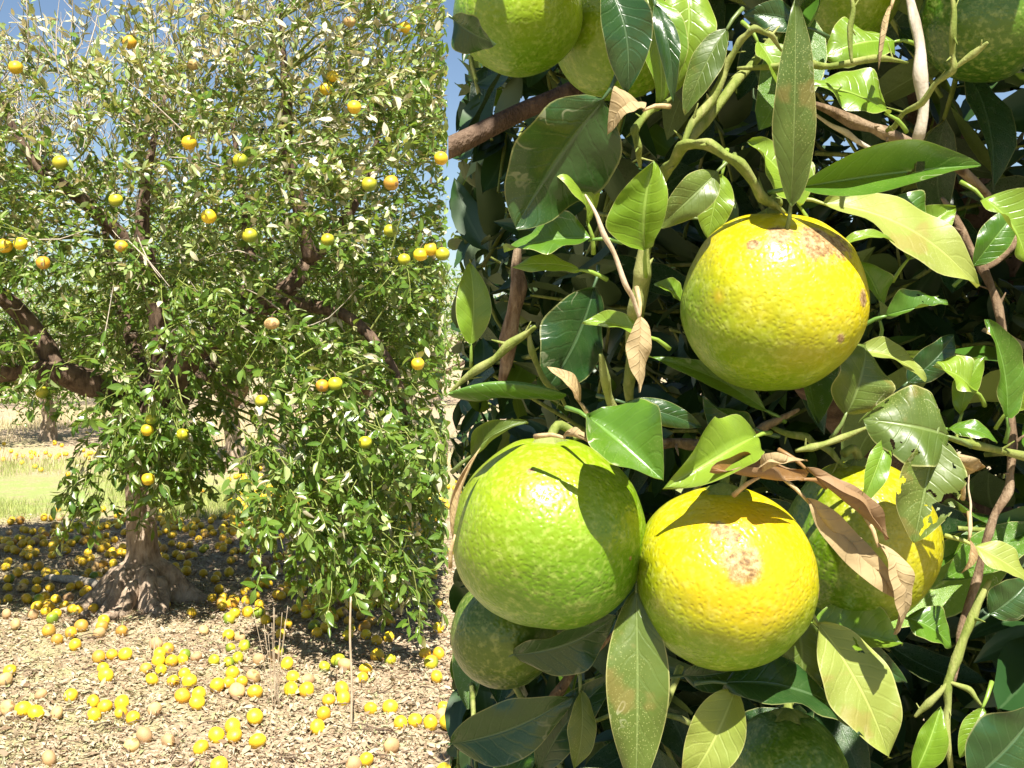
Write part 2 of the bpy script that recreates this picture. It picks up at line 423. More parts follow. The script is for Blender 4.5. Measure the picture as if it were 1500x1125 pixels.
# ------------------------------------------------------------------ ground
def ground_mat():
    g = N('orchard_ground'); tc = g.n('TexCoord').outputs['Object']
    n1 = g.noise(tc, 0.55, 4, 0.6); n2 = g.noise(tc, 26, 6, 0.7); n3 = g.noise(tc, 5, 4, 0.6)
    c = g.ramp(n2, [(0.30, (0.22, 0.155, 0.10)), (0.5, (0.40, 0.30, 0.20)), (0.72, (0.58, 0.47, 0.33))])
    c = g.mix(g.step(n3, 0.45, 0.7), c, g.mix(0.5, c, (0.52, 0.42, 0.29)))
    gr = g.math('MULTIPLY', g.step(n1, 0.42, 0.62), 0.55)
    c = g.mix(g.math('MULTIPLY', gr, g.step(n3, 0.35, 0.6)), c, (0.34, 0.36, 0.14))
    sp = g.n('SeparateXYZ'); g.put(sp.inputs[0], tc); yy = g.math('ADD', sp.outputs[1], g.math('MULTIPLY', n1, 2.4))
    strip = g.math('MULTIPLY', g.step(yy, 10.2, 11.2), g.step(yy, 12.8, 14.2, 1.0, 0.0))          # a grassed alley between the rows
    c = g.mix(g.math('MULTIPLY', strip, g.step(n3, 0.30, 0.62, 0.35, 0.9)), c, (0.27, 0.33, 0.10))
    h = g.math('ADD', n2, g.math('MULTIPLY', g.noise(tc, 110, 3), 0.5))
    return g.done(g.bsdf(c, 0.95, 0.1, g.bump(h, 0.03, 0.8)))
def gz(x, y):
    return 0.018*mnoise.noise(Vector((x*0.9, y*0.9, 3.1))) + 0.01*mnoise.noise(Vector((x*3.1, y*3.1, 7.7)))
gv, gf = [], []
xs = sorted(set([-1500, -600, -250, -120, -60, -35, -22] + [round(-14+i*0.25, 3) for i in range(81)] + [10, 20, 35, 60, 120, 250, 600, 1500]))
ys = sorted(set([-300, -100, -30, -10, -4, 0] + [round(2+i*0.2, 3) for i in range(71)] + [18, 21, 25, 32, 45, 70, 120, 250, 600, 2500]))
for y in ys:
    for x in xs:
        gv.append((x, y, gz(x, y) if (-14 <= x <= 6 and 2 <= y <= 16) else 0.0))
nx = len(xs)
for j in range(len(ys)-1):
    for i in range(nx-1):
        a = j*nx+i; gf.append((a, a+1, a+nx+1, a+nx))
tag(link('ground', mesh('ground', gv, gf), ground_mat()), kind='structure')

# ------------------------------------------------------------------ tree in the orchard (far tree)
YC = 6.54
def W2(x, y, dy=0.0):                                  # photo pixel on the tree's own plane (plus an offset in depth)
    p = P(x, y, YC); return Vector((p.x, YC+dy, p.z))
tb = W2(212, 880); tb.z = 0
tree = empty('orange_tree', tb)
tag(tree, 'spreading orange tree with flared root base and yellowing top, standing over fallen fruit', 'tree', 'orange trees in the orchard')
# trunk with flared roots
tv, tf = [], []; NS = 44
prof_t = [(-0.06, 0.42, 0.80), (0.0, 0.37, 0.78), (0.05, 0.305, 0.70), (0.11, 0.25, 0.55), (0.17, 0.22, 0.42), (0.225, 0.18, 0.30), (0.25, 0.140, 0.14), (0.265, 0.112, 0.06), (0.32, 0.098, 0.04), (0.42, 0.094, 0.03), (0.52, 0.092, 0.03), (0.62, 0.090, 0.05), (0.74, 0.092, 0.07), (0.86, 0.096, 0.08), (1.0, 0.104, 0.08), (1.14, 0.118, 0.10), (1.24, 0.10, 0.1)]
lob = [(random.uniform(-0.2, 0.2)+k*2*math.pi/7, random.uniform(0.7, 1.25)) for k in range(7)]
for i, (z, r, am) in enumerate(prof_t):
    cxo = -0.02*math.sin(z*2.2) - 0.05*max(0, z-0.6)
    for j in range(NS):
        th = 2*math.pi*j/NS
        q = max(s*math.exp(-((math.atan2(math.sin(th-a), math.cos(th-a)))/0.26)**2) for a, s in lob)
        rr = r*(1 - am*0.62 + am*q*0.95) * (1+0.10*mnoise.noise(Vector((math.cos(th)*2.2, math.sin(th)*2.2, z*2.5))) + 0.05*mnoise.noise(Vector((math.cos(th)*7, math.sin(th)*7, z*3))))
        tv.append((cxo+rr*math.cos(th), rr*math.sin(th), z))
for i in range(len(prof_t)-1):
    for j in range(NS):
        k = (j+1) % NS; tf.append((i*NS+j, i*NS+k, (i+1)*NS+k, (i+1)*NS+j))
tf.append(tuple(range((len(prof_t)-1)*NS, len(prof_t)*NS)))
trunk = link('trunk', mesh('trunk', tv, tf), M['bark'], tree)
def rel(pts): return [Vector(p) for p in pts]
for pts, rad in [([W2(185, 850, -0.12), W2(150, 872, -0.2)+Vector((0, 0, 0.0)), W2(118, 893, -0.3)], [0.06, 0.045, 0.02]),
                 ([W2(205, 850, -0.14), W2(205, 880, -0.30), W2(198, 895, -0.47), W2(196, 900, -0.62)], [0.07, 0.055, 0.04, 0.02]),
                 ([W2(235, 850, -0.10), W2(252, 872, -0.22), W2(262, 890, -0.34)], [0.07, 0.06, 0.03]),
                 ([W2(175, 858, -0.14), W2(165, 878, -0.27), W2(158, 893, -0.40)], [0.05, 0.04, 0.02])]:
    pts = [Vector((p.x, p.y, max(p.z, 0.01))) for p in pts]
    ro = tube('root', pts, rad, M['bark'], tree, 12, 5, 0.35, random.random()*9); ro.parent = trunk
LIMBS = [
    ([W2(200, 612, 0.0), W2(180, 580, -0.1), W2(150, 556, -0.25), W2(108, 540, -0.4), W2(50, 542, -0.5), W2(-10, 548, -0.6), W2(-90, 520, -0.7), W2(-190, 450, -0.6)], [0.105, 0.095, 0.082, 0.070, 0.056, 0.046, 0.036, 0.018]),
    ([W2(120, 545, -0.35), W2(98, 500, -0.35), W2(68, 455, -0.4), W2(35, 420, -0.5), W2(-20, 360, -0.5), W2(-60, 260, -0.4)], [0.07, 0.06, 0.055, 0.045, 0.03, 0.012]),
    ([W2(218, 615, 0.0), W2(240, 592, -0.1), W2(270, 553, -0.2), W2(305, 518, -0.3), W2(340, 488, -0.3), W2(390, 455, -0.25), W2(432, 425, -0.2), W2(470, 372, -0.1), W2(500, 330, 0.0), W2(540, 240, 0.1), W2(560, 140, 0.1)], [0.10, 0.095, 0.085, 0.078, 0.07, 0.064, 0.06, 0.05, 0.04, 0.025, 0.008]),
    ([W2(462, 385, -0.15), W2(450, 310, -0.25), W2(436, 240, -0.3), W2(438, 175, -0.35), W2(430, 100, -0.3), W2(425, 20, -0.3)], [0.05, 0.044, 0.04, 0.034, 0.02, 0.006]),
    ([W2(215, 615, 0.1), W2(222, 520, 0.2), W2(218, 430, 0.1), W2(212, 370, 0.0), W2(208, 320, 0.0), W2(220, 230, 0.0), W2(235, 130, 0.1)], [0.09, 0.075, 0.065, 0.058, 0.045, 0.025, 0.008]),
    ([W2(212, 385, 0.0), W2(180, 335, -0.2), W2(148, 298, -0.35), W2(105, 262, -0.45), W2(70, 200, -0.5), W2(40, 120, -0.5), W2(20, 80, -0.5)], [0.05, 0.046, 0.04, 0.03, 0.02, 0.012, 0.005]),
    ([W2(400, 450, -0.2), W2(470, 450, -0.5), W2(540, 470, -0.7), W2(600, 540, -0.8), W2(620, 640, -0.8)], [0.05, 0.042, 0.034, 0.024, 0.01]),
    ([W2(330, 498, -0.3), W2(370, 420, -0.1), W2(350, 330, 0.2), W2(330, 220, 0.3), W2(310, 100, 0.3)], [0.05, 0.04, 0.032, 0.02, 0.006]),
    ([W2(235, 600, 0.2), W2(260, 540, 0.7), W2(300, 440, 1.2), W2(320, 320, 1.4)], [0.07, 0.055, 0.04, 0.015]),
    ([W2(200, 600, 0.2), W2(140, 520, 0.7), W2(70, 400, 1.1), W2(40, 280, 1.2)], [0.07, 0.055, 0.04, 0.015]),
]
limb_pts = []
for k, (pts, rad) in enumerate(LIMBS):
    tube('limb', pts, rad, M['limb'], tree, 10, 5, 0.22, k*3.3)
    for a, b in zip(pts[:-1], pts[1:]):
        for t in (0, .33, .66): limb_pts.append(a.lerp(b, t))
limb_np = np.array([tuple(p) for p in limb_pts])

def interp(x, tab):
    return np.interp(x, [a for a, b in tab], [b for a, b in tab])
TOP = [(-450, 420), (-300, 260), (-120, 110), (0, 85), (90, 85), (200, 70), (300, 30), (400, -60), (520, -95), (640, -85), (700, -40)]
BOT = [(-450, 560), (-250, 640), (0, 700), (25, 690), (45, 540), (140, 530), (160, 690), (200, 715), (270, 705), (320, 650), (342, 520), (405, 515), (418, 700), (460, 745), (500, 775), (560, 785), (650, 780), (700, 770)]
cl, clk = [], []
tries = 0
while len(cl) < 6600 and tries < 200000:
    tries += 1
    px, py = random.uniform(-260, 655), random.uniform(-95, 860)
    t, b = interp(px, TOP), interp(px, BOT)
    if not (t < py < b): continue
    h = (py-t)/max(40, (b-t))
    if py < 560:
        if px < 340 and py < 150 and random.random() < 0.66: continue     # thin open top
        if py < 60 and random.random() < 0.45: continue
        hd = 1.35*math.sqrt(max(0.05, 1-((px-180)/640)**2))*min(1, 0.35+(py-t)/260)
        hd = min(hd, 1.35)
        s = random.uniform(-1, 1); s = math.copysign(abs(s)**0.75, s); dy = s*hd
        if 120 < py < 330 and random.random() < 0.2: continue
    else:
        if 150 < px < 345: dy = random.uniform(-0.75, -0.15) if random.random() < 0.8 else random.uniform(0.1, 0.6)
        elif px > 400: dy = random.uniform(-1.5, 0.9); dy = min(dy, 0.5)
        else: dy = random.uniform(-1.2, -0.2)
        if py > 700 and px < 345 and random.random() < 0.45: continue
    p = W2(px, py, dy)
    if p.x > -0.40 or p.dot(CUTN) > -0.03: continue
    v = p - Vector((tb.x, tb.y-0.1, 0.35)); along = v.dot(sdir)          # a gap that lets sun down to the trunk
    if along > 1.0 and (v-sdir*along).length < 0.36 and random.random() < .9: continue
    # two windows under the crown where the ground shows
    if any(x0 < px < x1 and y0 < py < y1 for x0, x1, y0, y1 in [(40, 182, 520, 660), (338, 412, 505, 660)]): continue
    if mnoise.noise(Vector((p.x*1.9, p.y*1.9, p.z*1.9))) < -0.12: continue
    cl.append(p); clk.append((px, py, dy))

for k in range(75):                                        # the leafy growth hanging in front of the trunk
    px, py = random.triangular(170, 320, 245), random.triangular(545, 680, 590)
    cl.append(W2(px, py, random.uniform(-.7, -.2))); clk.append((px, py, -.4))
for k in range(14):
    px, py = random.uniform(-15, 18), random.uniform(600, 690); cl.append(W2(px, py, -.9)); clk.append((px, py, -.9))
FR = [(190, 62, 'o'), (23, 99, 'y'), (283, 95, 't'), (512, 32, 't'), (593, 40, 'y'), (519, 157, 'y'), (487, 112, 'y'), (478, 130, 'y'), (277, 209, 'y'), (88, 238, 'g'), (306, 317, 'y'), (178, 361, 'o'), (170, 293, 'g'), (366, 345, 'g'), (480, 351, 'g'), (352, 235, 'g'), (572, 338, 'g'), (541, 270, 'g'), (573, 268, 'o'), (7, 360, 'y'), (30, 357, 'y'), (63, 385, 'o'), (592, 380, 'g'), (616, 373, 'y'), (631, 365, 'y'), (648, 372, 'g'), (646, 232, 'y'), (398, 474, 't'), (612, 533, 'y'), (472, 565, 'o'), (491, 562, 'g'), (216, 630, 'y'), (222, 614, 'g'), (268, 636, 'g'), (217, 702, 'y'), (62, 575, 'g'), (383, 587, 'g'), (535, 648, 'g')]
FRD = []
for (x, y, k) in FR:
    d = 5.12 if y > 130 else 5.6
    if 560 < y and x < 300: d = 5.68
    FRD.append((x, y, k, P(x, y, d)))

TL = templates(6, 1.0, 0.43, 4, 2, (10, 50), (-0.16, 0.10))
ax, nh, sc, pos, mid, tipd = [], [], [], [], [], []
tw_v, tw_f = [], []
def add_tube(V, Fc, pts, rad, n=4, sub=2):
    v, f = tube_geo(pts, rad, n, sub, cap=False); o = len(V); V += v; Fc += [tuple(k+o for k in q) for q in f]
ctr = Vector((tb.x, YC, 2.1))
for (x, y, k, p) in FRD:                                   # the leafy shoot each fruit hangs from
    for q in range(3): cl.append(p+Vector((random.gauss(0, .05), .05+random.uniform(0, .08), .06+random.gauss(0, .03)))); clk.append((x, y, -1.3))
fr_np = np.array([tuple(q[3]) for q in FRD])
for p, (px, py, dy) in zip(cl, clk):
    out = (p-ctr); out.z *= 0.5; out.normalize()
    up = 0.55 if py < 350 else (-0.25 if py < 560 else -0.8)
    d = (out + Vector((random.gauss(0, .55), random.gauss(0, .55), up+random.gauss(0, .45)))).normalized()
    ln = random.uniform(0.16, 0.34) * (1.25 if py < 130 else 1)
    e = p + d*ln; mpt = p + d*ln*0.5 + Vector((random.gauss(0, .02), random.gauss(0, .02), random.gauss(0, .02)))
    if e.dot(CUTN) < -.01: add_tube(tw_v, tw_f, [p - tb, mpt - tb, e - tb], [0.0032, 0.0024, 0.0014], 4, 2)
    hgt = min(1, max(0, (430-py)/430)) * (0.75 + 0.35*mnoise.noise(Vector((p.x*1.3, p.y*1.3, p.z*1.3+5))))
    if px > 540: hgt *= 0.45
    nlf = random.randint(7, 12) if py > 140 else random.randint(4, 9)
    for q in range(nlf):
        t = random.uniform(0.15, 1.0); b = p.lerp(mpt, t*2) if t < .5 else mpt.lerp(e, t*2-1)
        a = (d*0.75 + Vector((random.gauss(0, .75), random.gauss(0, .75), random.gauss(-0.25, .6)))).normalized()
        if max(b.dot(CUTN), (b+a*.09).dot(CUTN)) > 0.0: continue          # the row is hedged along one straight line
        if any((fr_np[:, 1] > b.y-0.02) & (np.hypot(fr_np[:, 0]-b.x*fr_np[:, 1]/b.y, (fr_np[:, 2]-CAMH)-(b.z-CAMH)*fr_np[:, 1]/b.y) < 0.05)): continue
        ax.append(a[:]); nh.append((random.gauss(0, .5)+out.x*0.3, random.gauss(-.35, .5)+out.y*0.2, random.gauss(0.75, .45)))
        sc.append(random.uniform(0.050, 0.088) * (1.12 if py > 520 else 1)); pos.append(b[:])
        r = random.random()
        mid.append(2 if r < hgt*0.66+0.05 else (1 if r < hgt*1.35+0.16 else 0)); tipd.append(b.y)
# boughs joining the twigs to the limbs, and bare dead twigs at the top
for k in random.sample(range(len(cl)), 170):
    p = cl[k]; dd = np.linalg.norm(limb_np-np.array(p[:]), axis=1); q = Vector(limb_np[int(np.argmin(dd))])
    m1 = q.lerp(p, 0.5) + Vector((random.gauss(0, .05), random.gauss(0, .05), random.uniform(-0.02, .1)))
    L = (p-q).length
    add_tube(tw_v, tw_f, [q-tb, m1-tb, p-tb], [0.005+0.006*L, 0.004+0.003*L, 0.0035], 5, 3)
dv, df = [], []
for k in range(420):
    px = random.uniform(-100, 650); t = interp(px, TOP); py = t + abs(random.gauss(0, 90)) - 5
    p = W2(px, py+40, random.uniform(-1.1, 0.9)); 
    if p.dot(CUTN) > -.35: continue
    d = Vector((random.gauss(0, .5), random.gauss(0, .5), 1)).normalized(); ln = random.uniform(0.2, 0.5)
    e = p+d*ln; mm = p+d*ln*.5+Vector((random.gauss(0, .03), random.gauss(0, .03), 0))
    add_tube(dv, df, [p-tb, mm-tb, e-tb], [0.0045, 0.003, 0.0012], 4, 2)
    for q in range(random.randint(1, 4)):
        b = mm.lerp(e, random.uniform(-0.6, 0.8)); f2 = (d+Vector((random.gauss(0, .8), random.gauss(0, .8), random.gauss(0, .4)))).normalized()
        add_tube(dv, df, [b-tb, b+f2*0.06-tb, b+f2*random.uniform(.1, .18)+Vector((0, 0, .02))-tb], [0.0025, 0.0018, 0.001], 3, 1)
for k in range(500):                                          # bare bleached twigs all through the upper crown
    c0 = random.choice(cl)
    if c0.z < 1.6 or c0.dot(CUTN) > -.4: continue
    d = Vector((random.gauss(0, .8), random.gauss(-.3, .6), random.gauss(.3, .6))).normalized(); ln = random.uniform(0.15, 0.4)
    add_tube(dv, df, [c0-tb, c0+d*ln*.5+Vector((0, 0, random.gauss(0, .03)))-tb, c0+d*ln-tb], [0.004, 0.003, 0.0014], 4, 2)
tag(link('twigs', mesh('twigs', tw_v, tw_f), M['greentwig'], tree), kind='stuff')
tag(link('dead_twigs', mesh('dead_twigs', dv, df), M['graytwig'], tree), kind='stuff')
ax, nh, sc, pos, mid = map(np.array, (ax, nh, sc, pos, mid)); tid = rng.integers(0, 6, len(ax))
A = basis(ax, nh, sc, pos); mats = [M['crown_green'], M['crown_olive'], M['crown_straw']]
ordr = np.argsort(pos[:, 1]/sc + 40*((pos[:, 0]/pos[:, 1] < -0.5)))
near, rest = ordr[:300], ordr[300:]
B = A.copy(); B[:, :3, 3] -= np.array(tb[:])
tag(link('foliage', mass_mesh('foliage', TL, tid[rest], B[rest], mid[rest], rng.random(len(rest)), mats), None, tree), kind='stuff')
leaf_objects(tree, TL, tid[near], A[near], mid[near], mats)

# oranges hanging in that tree
def orange_mesh(name, r, seed, oblate=0.95, seg=28, rings=18, dimple=0.08):
    v, f = [], []
    for i in range(rings+1):
        ph = math.pi*i/rings
        for j in range(seg):
            th = 2*math.pi*j/seg; n = Vector((math.sin(ph)*math.cos(th), math.sin(ph)*math.sin(th), math.cos(ph)))
            rr = r*(1 + 0.055*mnoise.noise(n*1.1+Vector((seed*3.1, 0, 0))) + 0.012*mnoise.noise(n*3.5+Vector((0, seed*2.3, 0))) - dimple*math.exp(-(ph/0.20)**2) - dimple*0.4*math.exp(-((math.pi-ph)/0.16)**2))
            v.append((n.x*rr, n.y*rr, n.z*rr*oblate))
    for i in range(rings):
        for j in range(seg):
            k = (j+1) % seg; f.append((i*seg+j, (i+1)*seg+j, (i+1)*seg+k, i*seg+k))
    bm = bmesh.new(); me = mesh(name, v, f); bm.from_mesh(me); bmesh.ops.remove_doubles(bm, verts=bm.verts[:], dist=r*0.004)
    bmesh.ops.recalc_face_normals(bm, faces=bm.faces[:]); bm.to_mesh(me); bm.free()
    me.polygons.foreach_set('use_smooth', [True]*len(me.polygons))
    return me
KM = {'y': 'fruit_yellow', 'o': 'fruit_amber', 'g': 'fruit_green', 't': 'fruit_tan'}
KW = {'y': 'yellow', 'o': 'deep amber', 'g': 'greenish', 't': 'tan blemished'}
OM = {}
for k, mname in KM.items():
    OM[k] = []
    for q in range(3):
        me = orange_mesh('orange', 0.036, q*7+ord(k), random.uniform(0.9, 1.0) if k != 't' else random.uniform(.78, .9), dimple=.08 if k != 't' else .16); me.materials.append(M[mname]); OM[k].append(me)
stem_me = mesh('stem', *tube_geo([(0, 0, 0.028), (0.002, 0.004, 0.040), (0.006, 0.02, 0.052), (0.01, 0.05, 0.062)], [0.004, 0.0022, 0.002, 0.002], 6, 3)); stem_me.materials.append(M['limb'])
def where(x, y):
    if y < 140: return 'among the bare twigs at the top of the spreading tree'
    if y < 300: return 'in the yellowing upper crown of the spreading tree'
    if y < 480: return 'in the green middle of the spreading tree crown'
    return 'low in the green skirt of the spreading tree'
for (x, y, k, p) in FRD:
    o = link('orange', random.choice(OM[k]), None, None, p)
    o.scale = [random.uniform(0.88, 1.08)]*3; o.rotation_euler = (0, 0, random.uniform(-0.8, 0.8))
    tag(o, KW[k] + ' orange hanging ' + where(x, y), 'orange', 'oranges hanging in the spreading tree')
    link('stem', stem_me, None, o)

# ------------------------------------------------------------------ trees of the rows behind
def back_tree(x, y, hgt, rad, nl, label, seed, low=0.5):
    rr = random.Random(seed); base = Vector((x, y, 0)); t = empty('orange_tree', base)
    tag(t, label, 'tree', 'orange trees in the orchard')
    tube('trunk', [base+Vector((0, 0, -0.05)), base+Vector((0.02, 0, 0.35)), base+Vector((-.03, 0, 0.8)), base+Vector((0.02, .05, 1.3))], [0.17, 0.10, 0.095, 0.08], M['bark'], t, 12, 4, 0.2, seed)
    ends = []
    for k in range(6):
        a = k*1.05+rr.uniform(-.3, .3); e = base+Vector((math.cos(a)*rad*.6, math.sin(a)*rad*.6, hgt*rr.uniform(.45, .8)))
        s = base+Vector((0, 0, rr.uniform(.7, 1.2)))
        tube('limb', [s, s.lerp(e, .5)+Vector((0, 0, -.12)), e], [0.07, 0.05, 0.02], M['limb'], t, 8, 4, 0.2, seed+k)
    ax, nh, sc, pos, mid = [], [], [], [], []
    nc = nl//10
    for _ in range(nc):
        while True:
            d = Vector((rr.gauss(0, 1), rr.gauss(0, 1), rr.gauss(0, 1))).normalized(); q = rr.random()**0.4
            z = (hgt+low)/2 + d.z*q*(hgt-low)/2
            p = base + Vector((d.x*q*rad, d.y*q*rad, z))
            if p.z < low + 0.35*mnoise.noise(Vector((p.x*2, p.y*2, seed))): continue
            if mnoise.noise(Vector((p.x*1.4, p.y*1.4, p.z*1.4+seed))) < -0.2: continue
            break
        for _ in range(10):
            ax.append((d.x*.5+rr.gauss(0, .8), d.y*.5+rr.gauss(0, .8), rr.gauss(-.2, .7))); nh.append((rr.gauss(0, .5), rr.gauss(-.3, .5), rr.gauss(.7, .4)))
            sc.append(rr.uniform(.07, .12)); pos.append((p.x+rr.gauss(0, .09)-x, p.y+rr.gauss(0, .09)-y, p.z+rr.gauss(0, .09)))
            r2 = rr.random(); hh = z/hgt; mid.append(2 if r2 < .10*hh else 1 if r2 < .45*hh else 0)
    ax, nh, sc, pos, mid = map(np.array, (ax, nh, sc, pos, mid))
    tag(link('foliage', mass_mesh('foliage', TL, rng.integers(0, 6, len(ax)), basis(ax, nh, sc, pos), mid, rng.random(len(ax)), mats), None, t), kind='stuff')
b1 = G(340, 690)
back_tree(b1.x, b1.y, 3.4, 1.7, 9000, 'orange tree with bare slim trunk behind the spreading tree', 5, 1.05)
b2 = G(70, 645)
back_tree(b2.x, b2.y, 3.3, 2.0, 9000, 'bushy orange tree with low drooping crown in the row behind', 8, 0.35)
b3 = G(530, 668)
back_tree(b3.x, b3.y, 3.4, 1.9, 8000, 'orange tree with crown nearly to the ground behind the hanging skirt', 9, 0.6)
for k, (bx, by) in enumerate([(-11, 24.5), (-6.4, 24), (-1.8, 24.3)]):
    back_tree(bx, by, 3.5+0.3*math.sin(k*2.1), 2.3, 5000, 'orange tree in the farthest row closing the orchard', 20+k, 0.3)
sx, sy = G(340, 690).x, G(340, 690).y

# ------------------------------------------------------------------ litter and grass
TLIT = templates(7, 1.0, 0.36, 3, 2, (-40, 50), (-0.22, 0.22))
def litter_mat():
    g = N('leaf_litter'); at = g.n('Attribute', attribute_name='rnd').outputs['Fac']
    tc = g.n('TexCoord').outputs['Object']
    c = g.ramp(at, [(0.0, (0.18, 0.115, 0.065)), (0.20, (0.26, 0.19, 0.12)), (0.45, (0.40, 0.33, 0.22)), (0.72, (0.54, 0.47, 0.335)), (0.88, (0.45, 0.43, 0.28)), (1.0, (0.30, 0.36, 0.15))])
    c = g.mix(g.step(g.noise(tc, 60, 3), .4, .7), c, g.mix(0.4, c, (0.30, 0.2, 0.12)))
    b = g.bsdf(c, 0.75, 0.3)
    tr = g.n('BsdfTranslucent'); g.put(tr.inputs[0], (0.5, 0.38, 0.2)); mx = g.n('MixShader'); mx.inputs[0].default_value = 0.15
    g.t.links.new(b, mx.inputs[1]); g.t.links.new(tr.outputs[0], mx.inputs[2])
    return g.done(mx.outputs[0])
M['litter'] = litter_mat()
ax, nh, sc, pos = [], [], [], []
while len(ax) < 76000:
    y = 3.4 + 6.2*random.random()**1.25; x = random.uniform(-0.62*y-0.3, 0.35)
    if y > 8 and random.random() < (y-8)*0.4: continue
    if mnoise.noise(Vector((x*1.3, y*1.3, 4.4))) + .5*mnoise.noise(Vector((x*4, y*4, 1.4))) < random.uniform(-1.3, -.35): continue
    ax.append((random.gauss(0, 1), random.gauss(0, 1), random.gauss(0, .28))); nh.append((random.gauss(0, .45), random.gauss(0, .45), 1))
    sc.append(random.uniform(0.012, 0.034) if random.random() < 0.88 else random.uniform(.034, .066)); pos.append((x, y, gz(x, y)+random.uniform(0.002, 0.022)))
ax, nh, sc, pos = map(np.array, (ax, nh, sc, pos))
tag(link('leaf_litter', mass_mesh('leaf_litter', TLIT, rng.integers(0, 7, len(ax)), basis(ax, nh, sc, pos), np.zeros(len(ax), int), rng.random(len(ax)), [M['litter']])),
    'dry pale leaf litter strewn under the orange tree', 'leaf litter', kind='stuff')
sv_, sf_ = [], []
for _ in range(420):
    y = 3.7+5*random.random()**1.2; x = random.uniform(-.6*y, 0); a = random.uniform(0, 6.28); l = random.uniform(.03, .16); p = Vector((x, y, gz(x, y)+.016)); d = Vector((math.cos(a), math.sin(a), random.gauss(.05, .1)))*l
    add_tube(sv_, sf_, [p, p+d*.5+Vector((random.gauss(0, .008), random.gauss(0, .008), .006)), p+d], [.0032, .0028, .0016], 4, 2)
tag(link('fallen_twigs', mesh('fallen_twigs', sv_, sf_), M['limb']), 'small broken brown twigs scattered over the leaf litter', 'twigs', kind='stuff')
# grass: narrow blades
def blades(name, label, n, fx, h0, h1, colA, colB):
    g = N(name+'_blade'); at = g.n('Attribute', attribute_name='rnd').outputs['Fac']
    c = g.mix(at, colA, colB); m = g.done(g.bsdf(c, 0.6, 0.3))
    T = []
    for k in range(4):
        hh = []; v = []; b = random.uniform(.15, .5)
        for i in range(4):
            u = i/3; wd = 0.035*(1-u*0.92); v += [(u*b*u, -wd, u), (u*b*u, wd, u)]
        T.append((np.array(v, np.float32), np.array([(i*2, i*2+1, i*2+3, i*2+2) for i in range(3)], np.int32), np.zeros((8, 2), np.float32)))
    pos, sc, an = [], [], []
    while len(pos) < n:
        q = fx()
        if q is None: continue
        pos.append((q[0], q[1], gz(*q)-0.004)); sc.append(random.uniform(h0, h1)); an.append(random.uniform(0, 6.28))
    an = np.array(an); axx = np.stack([np.cos(an), np.sin(an), np.zeros(len(an))], 1)
    A = basis(axx, np.tile([0, 0, 1.0], (len(an), 1))+rng.normal(0, .25, (len(an), 3)), np.array(sc), np.array(pos))
    tag(link(name, mass_mesh(name, T, rng.integers(0, 4, len(an)), A, np.zeros(len(an), int), rng.random(len(an)), [m])), label, 'grass', kind='stuff')
def f_mid():
    p = G(random.uniform(-60, 655), random.uniform(672, 762))
    if mnoise.noise(Vector((p.x*.8, p.y*.5, 2.2))) + (0.25 if p.x < -4 else 0.0) < random.uniform(-.15, .35): return None
    return p.x, p.y
blades('grass', 'thin pale green grass strip behind the spreading tree', 26000, f_mid, 0.03, 0.10, (0.18, 0.25, 0.05), (0.42, 0.44, 0.14))
def f_far():
    y = random.uniform(13, 22); x = random.uniform(-.55*y, -.05*y)
    if mnoise.noise(Vector((x*.5, y*.5, 8.2))) < random.uniform(-.1, .4): return None
    return x, y
blades('dry_grass', 'dry straw coloured grass between the far rows', 9000, f_far, 0.06, 0.20, (0.40, 0.34, 0.17), (0.60, 0.52, 0.30))

# ------------------------------------------------------------------ fallen oranges
c3 = '22,342y 40,390g 30,420y 85,425t 30,460y 110,468y 145,468g 172,455y 145,498y 190,500y 128,530t 203,543g 25,527t 60,567t 190,595o 222,622o 292,645y 275,600o 315,575o 363,507y 402,552y 395,578o 385,600t 472,595o 385,692o 437,682o 480,680y 400,727y 410,768y 565,735o 605,645t 650,660o 620,680y 618,710y 625,740y 670,708y 700,700y 718,680g 762,688t 590,775y 672,778y 715,750y 735,790y 710,845o 770,840y 765,872y 830,700g 845,805y 790,588t 38,742y 20,778t 158,828t 275,845y 30,885t 90,895y 140,908y 218,908t 362,868y 410,880y 365,908y 470,870y 470,902y 515,920y 600,897t 560,990t 512,1022t 653,1008t 840,993y 780,1040y 190,1078t 850,1115y 325,385o 383,390t 260,370g 215,375y 180,365y 150,340y 105,340y 470,282y 635,275o 685,350y 722,360y 835,390y 850,430y 855,480o 862,500y 420,290y 372,262t 300,232g 250,262y 325,315y 352,308o 405,330o 265,455t'
c4 = '25,487o 43,525y 82,522y 125,525g 15,548g 133,493g 157,550y 15,612y 55,615t 75,650g 20,658g 130,697t 45,695g 18,705g 240,718y 205,668g 190,690t 28,752y 15,790y 60,785y 108,770t 45,830t 115,830y 262,768y 320,775t 255,815y 315,820y 385,722g 440,708g 462,720t 405,858y 452,820y 455,850y 545,740y 533,765y 565,885y 640,888y 680,942y 735,933y 805,945y 382,918y 357,962y 115,933y 28,965y 35,998y 125,1015y 645,1030t 505,1095t 540,1080y 850,1120y 590,677y 640,697g 780,677y 823,677y 798,713g 820,767y 850,885y 840,912t 855,945y 587,622y 635,612y 475,610y 485,580g 345,573g 315,530y 325,510o 365,517g 383,535g 422,540y 480,550o 525,530o 460,525t 545,602y 540,575o 565,548o 640,550o 828,580y 760,530g 565,485y 605,475g 535,472t 650,485g 675,510t 777,450g 390,465o 420,455t 452,478t 295,435y 375,413g 240,415y 215,440t 440,423g 325,372t 15,365y 105,335y 130,348y 155,340t 160,315t 207,305y 40,310t 185,352t 210,360t 125,290y 240,300t 330,285y'
S = 874/330
fall = []
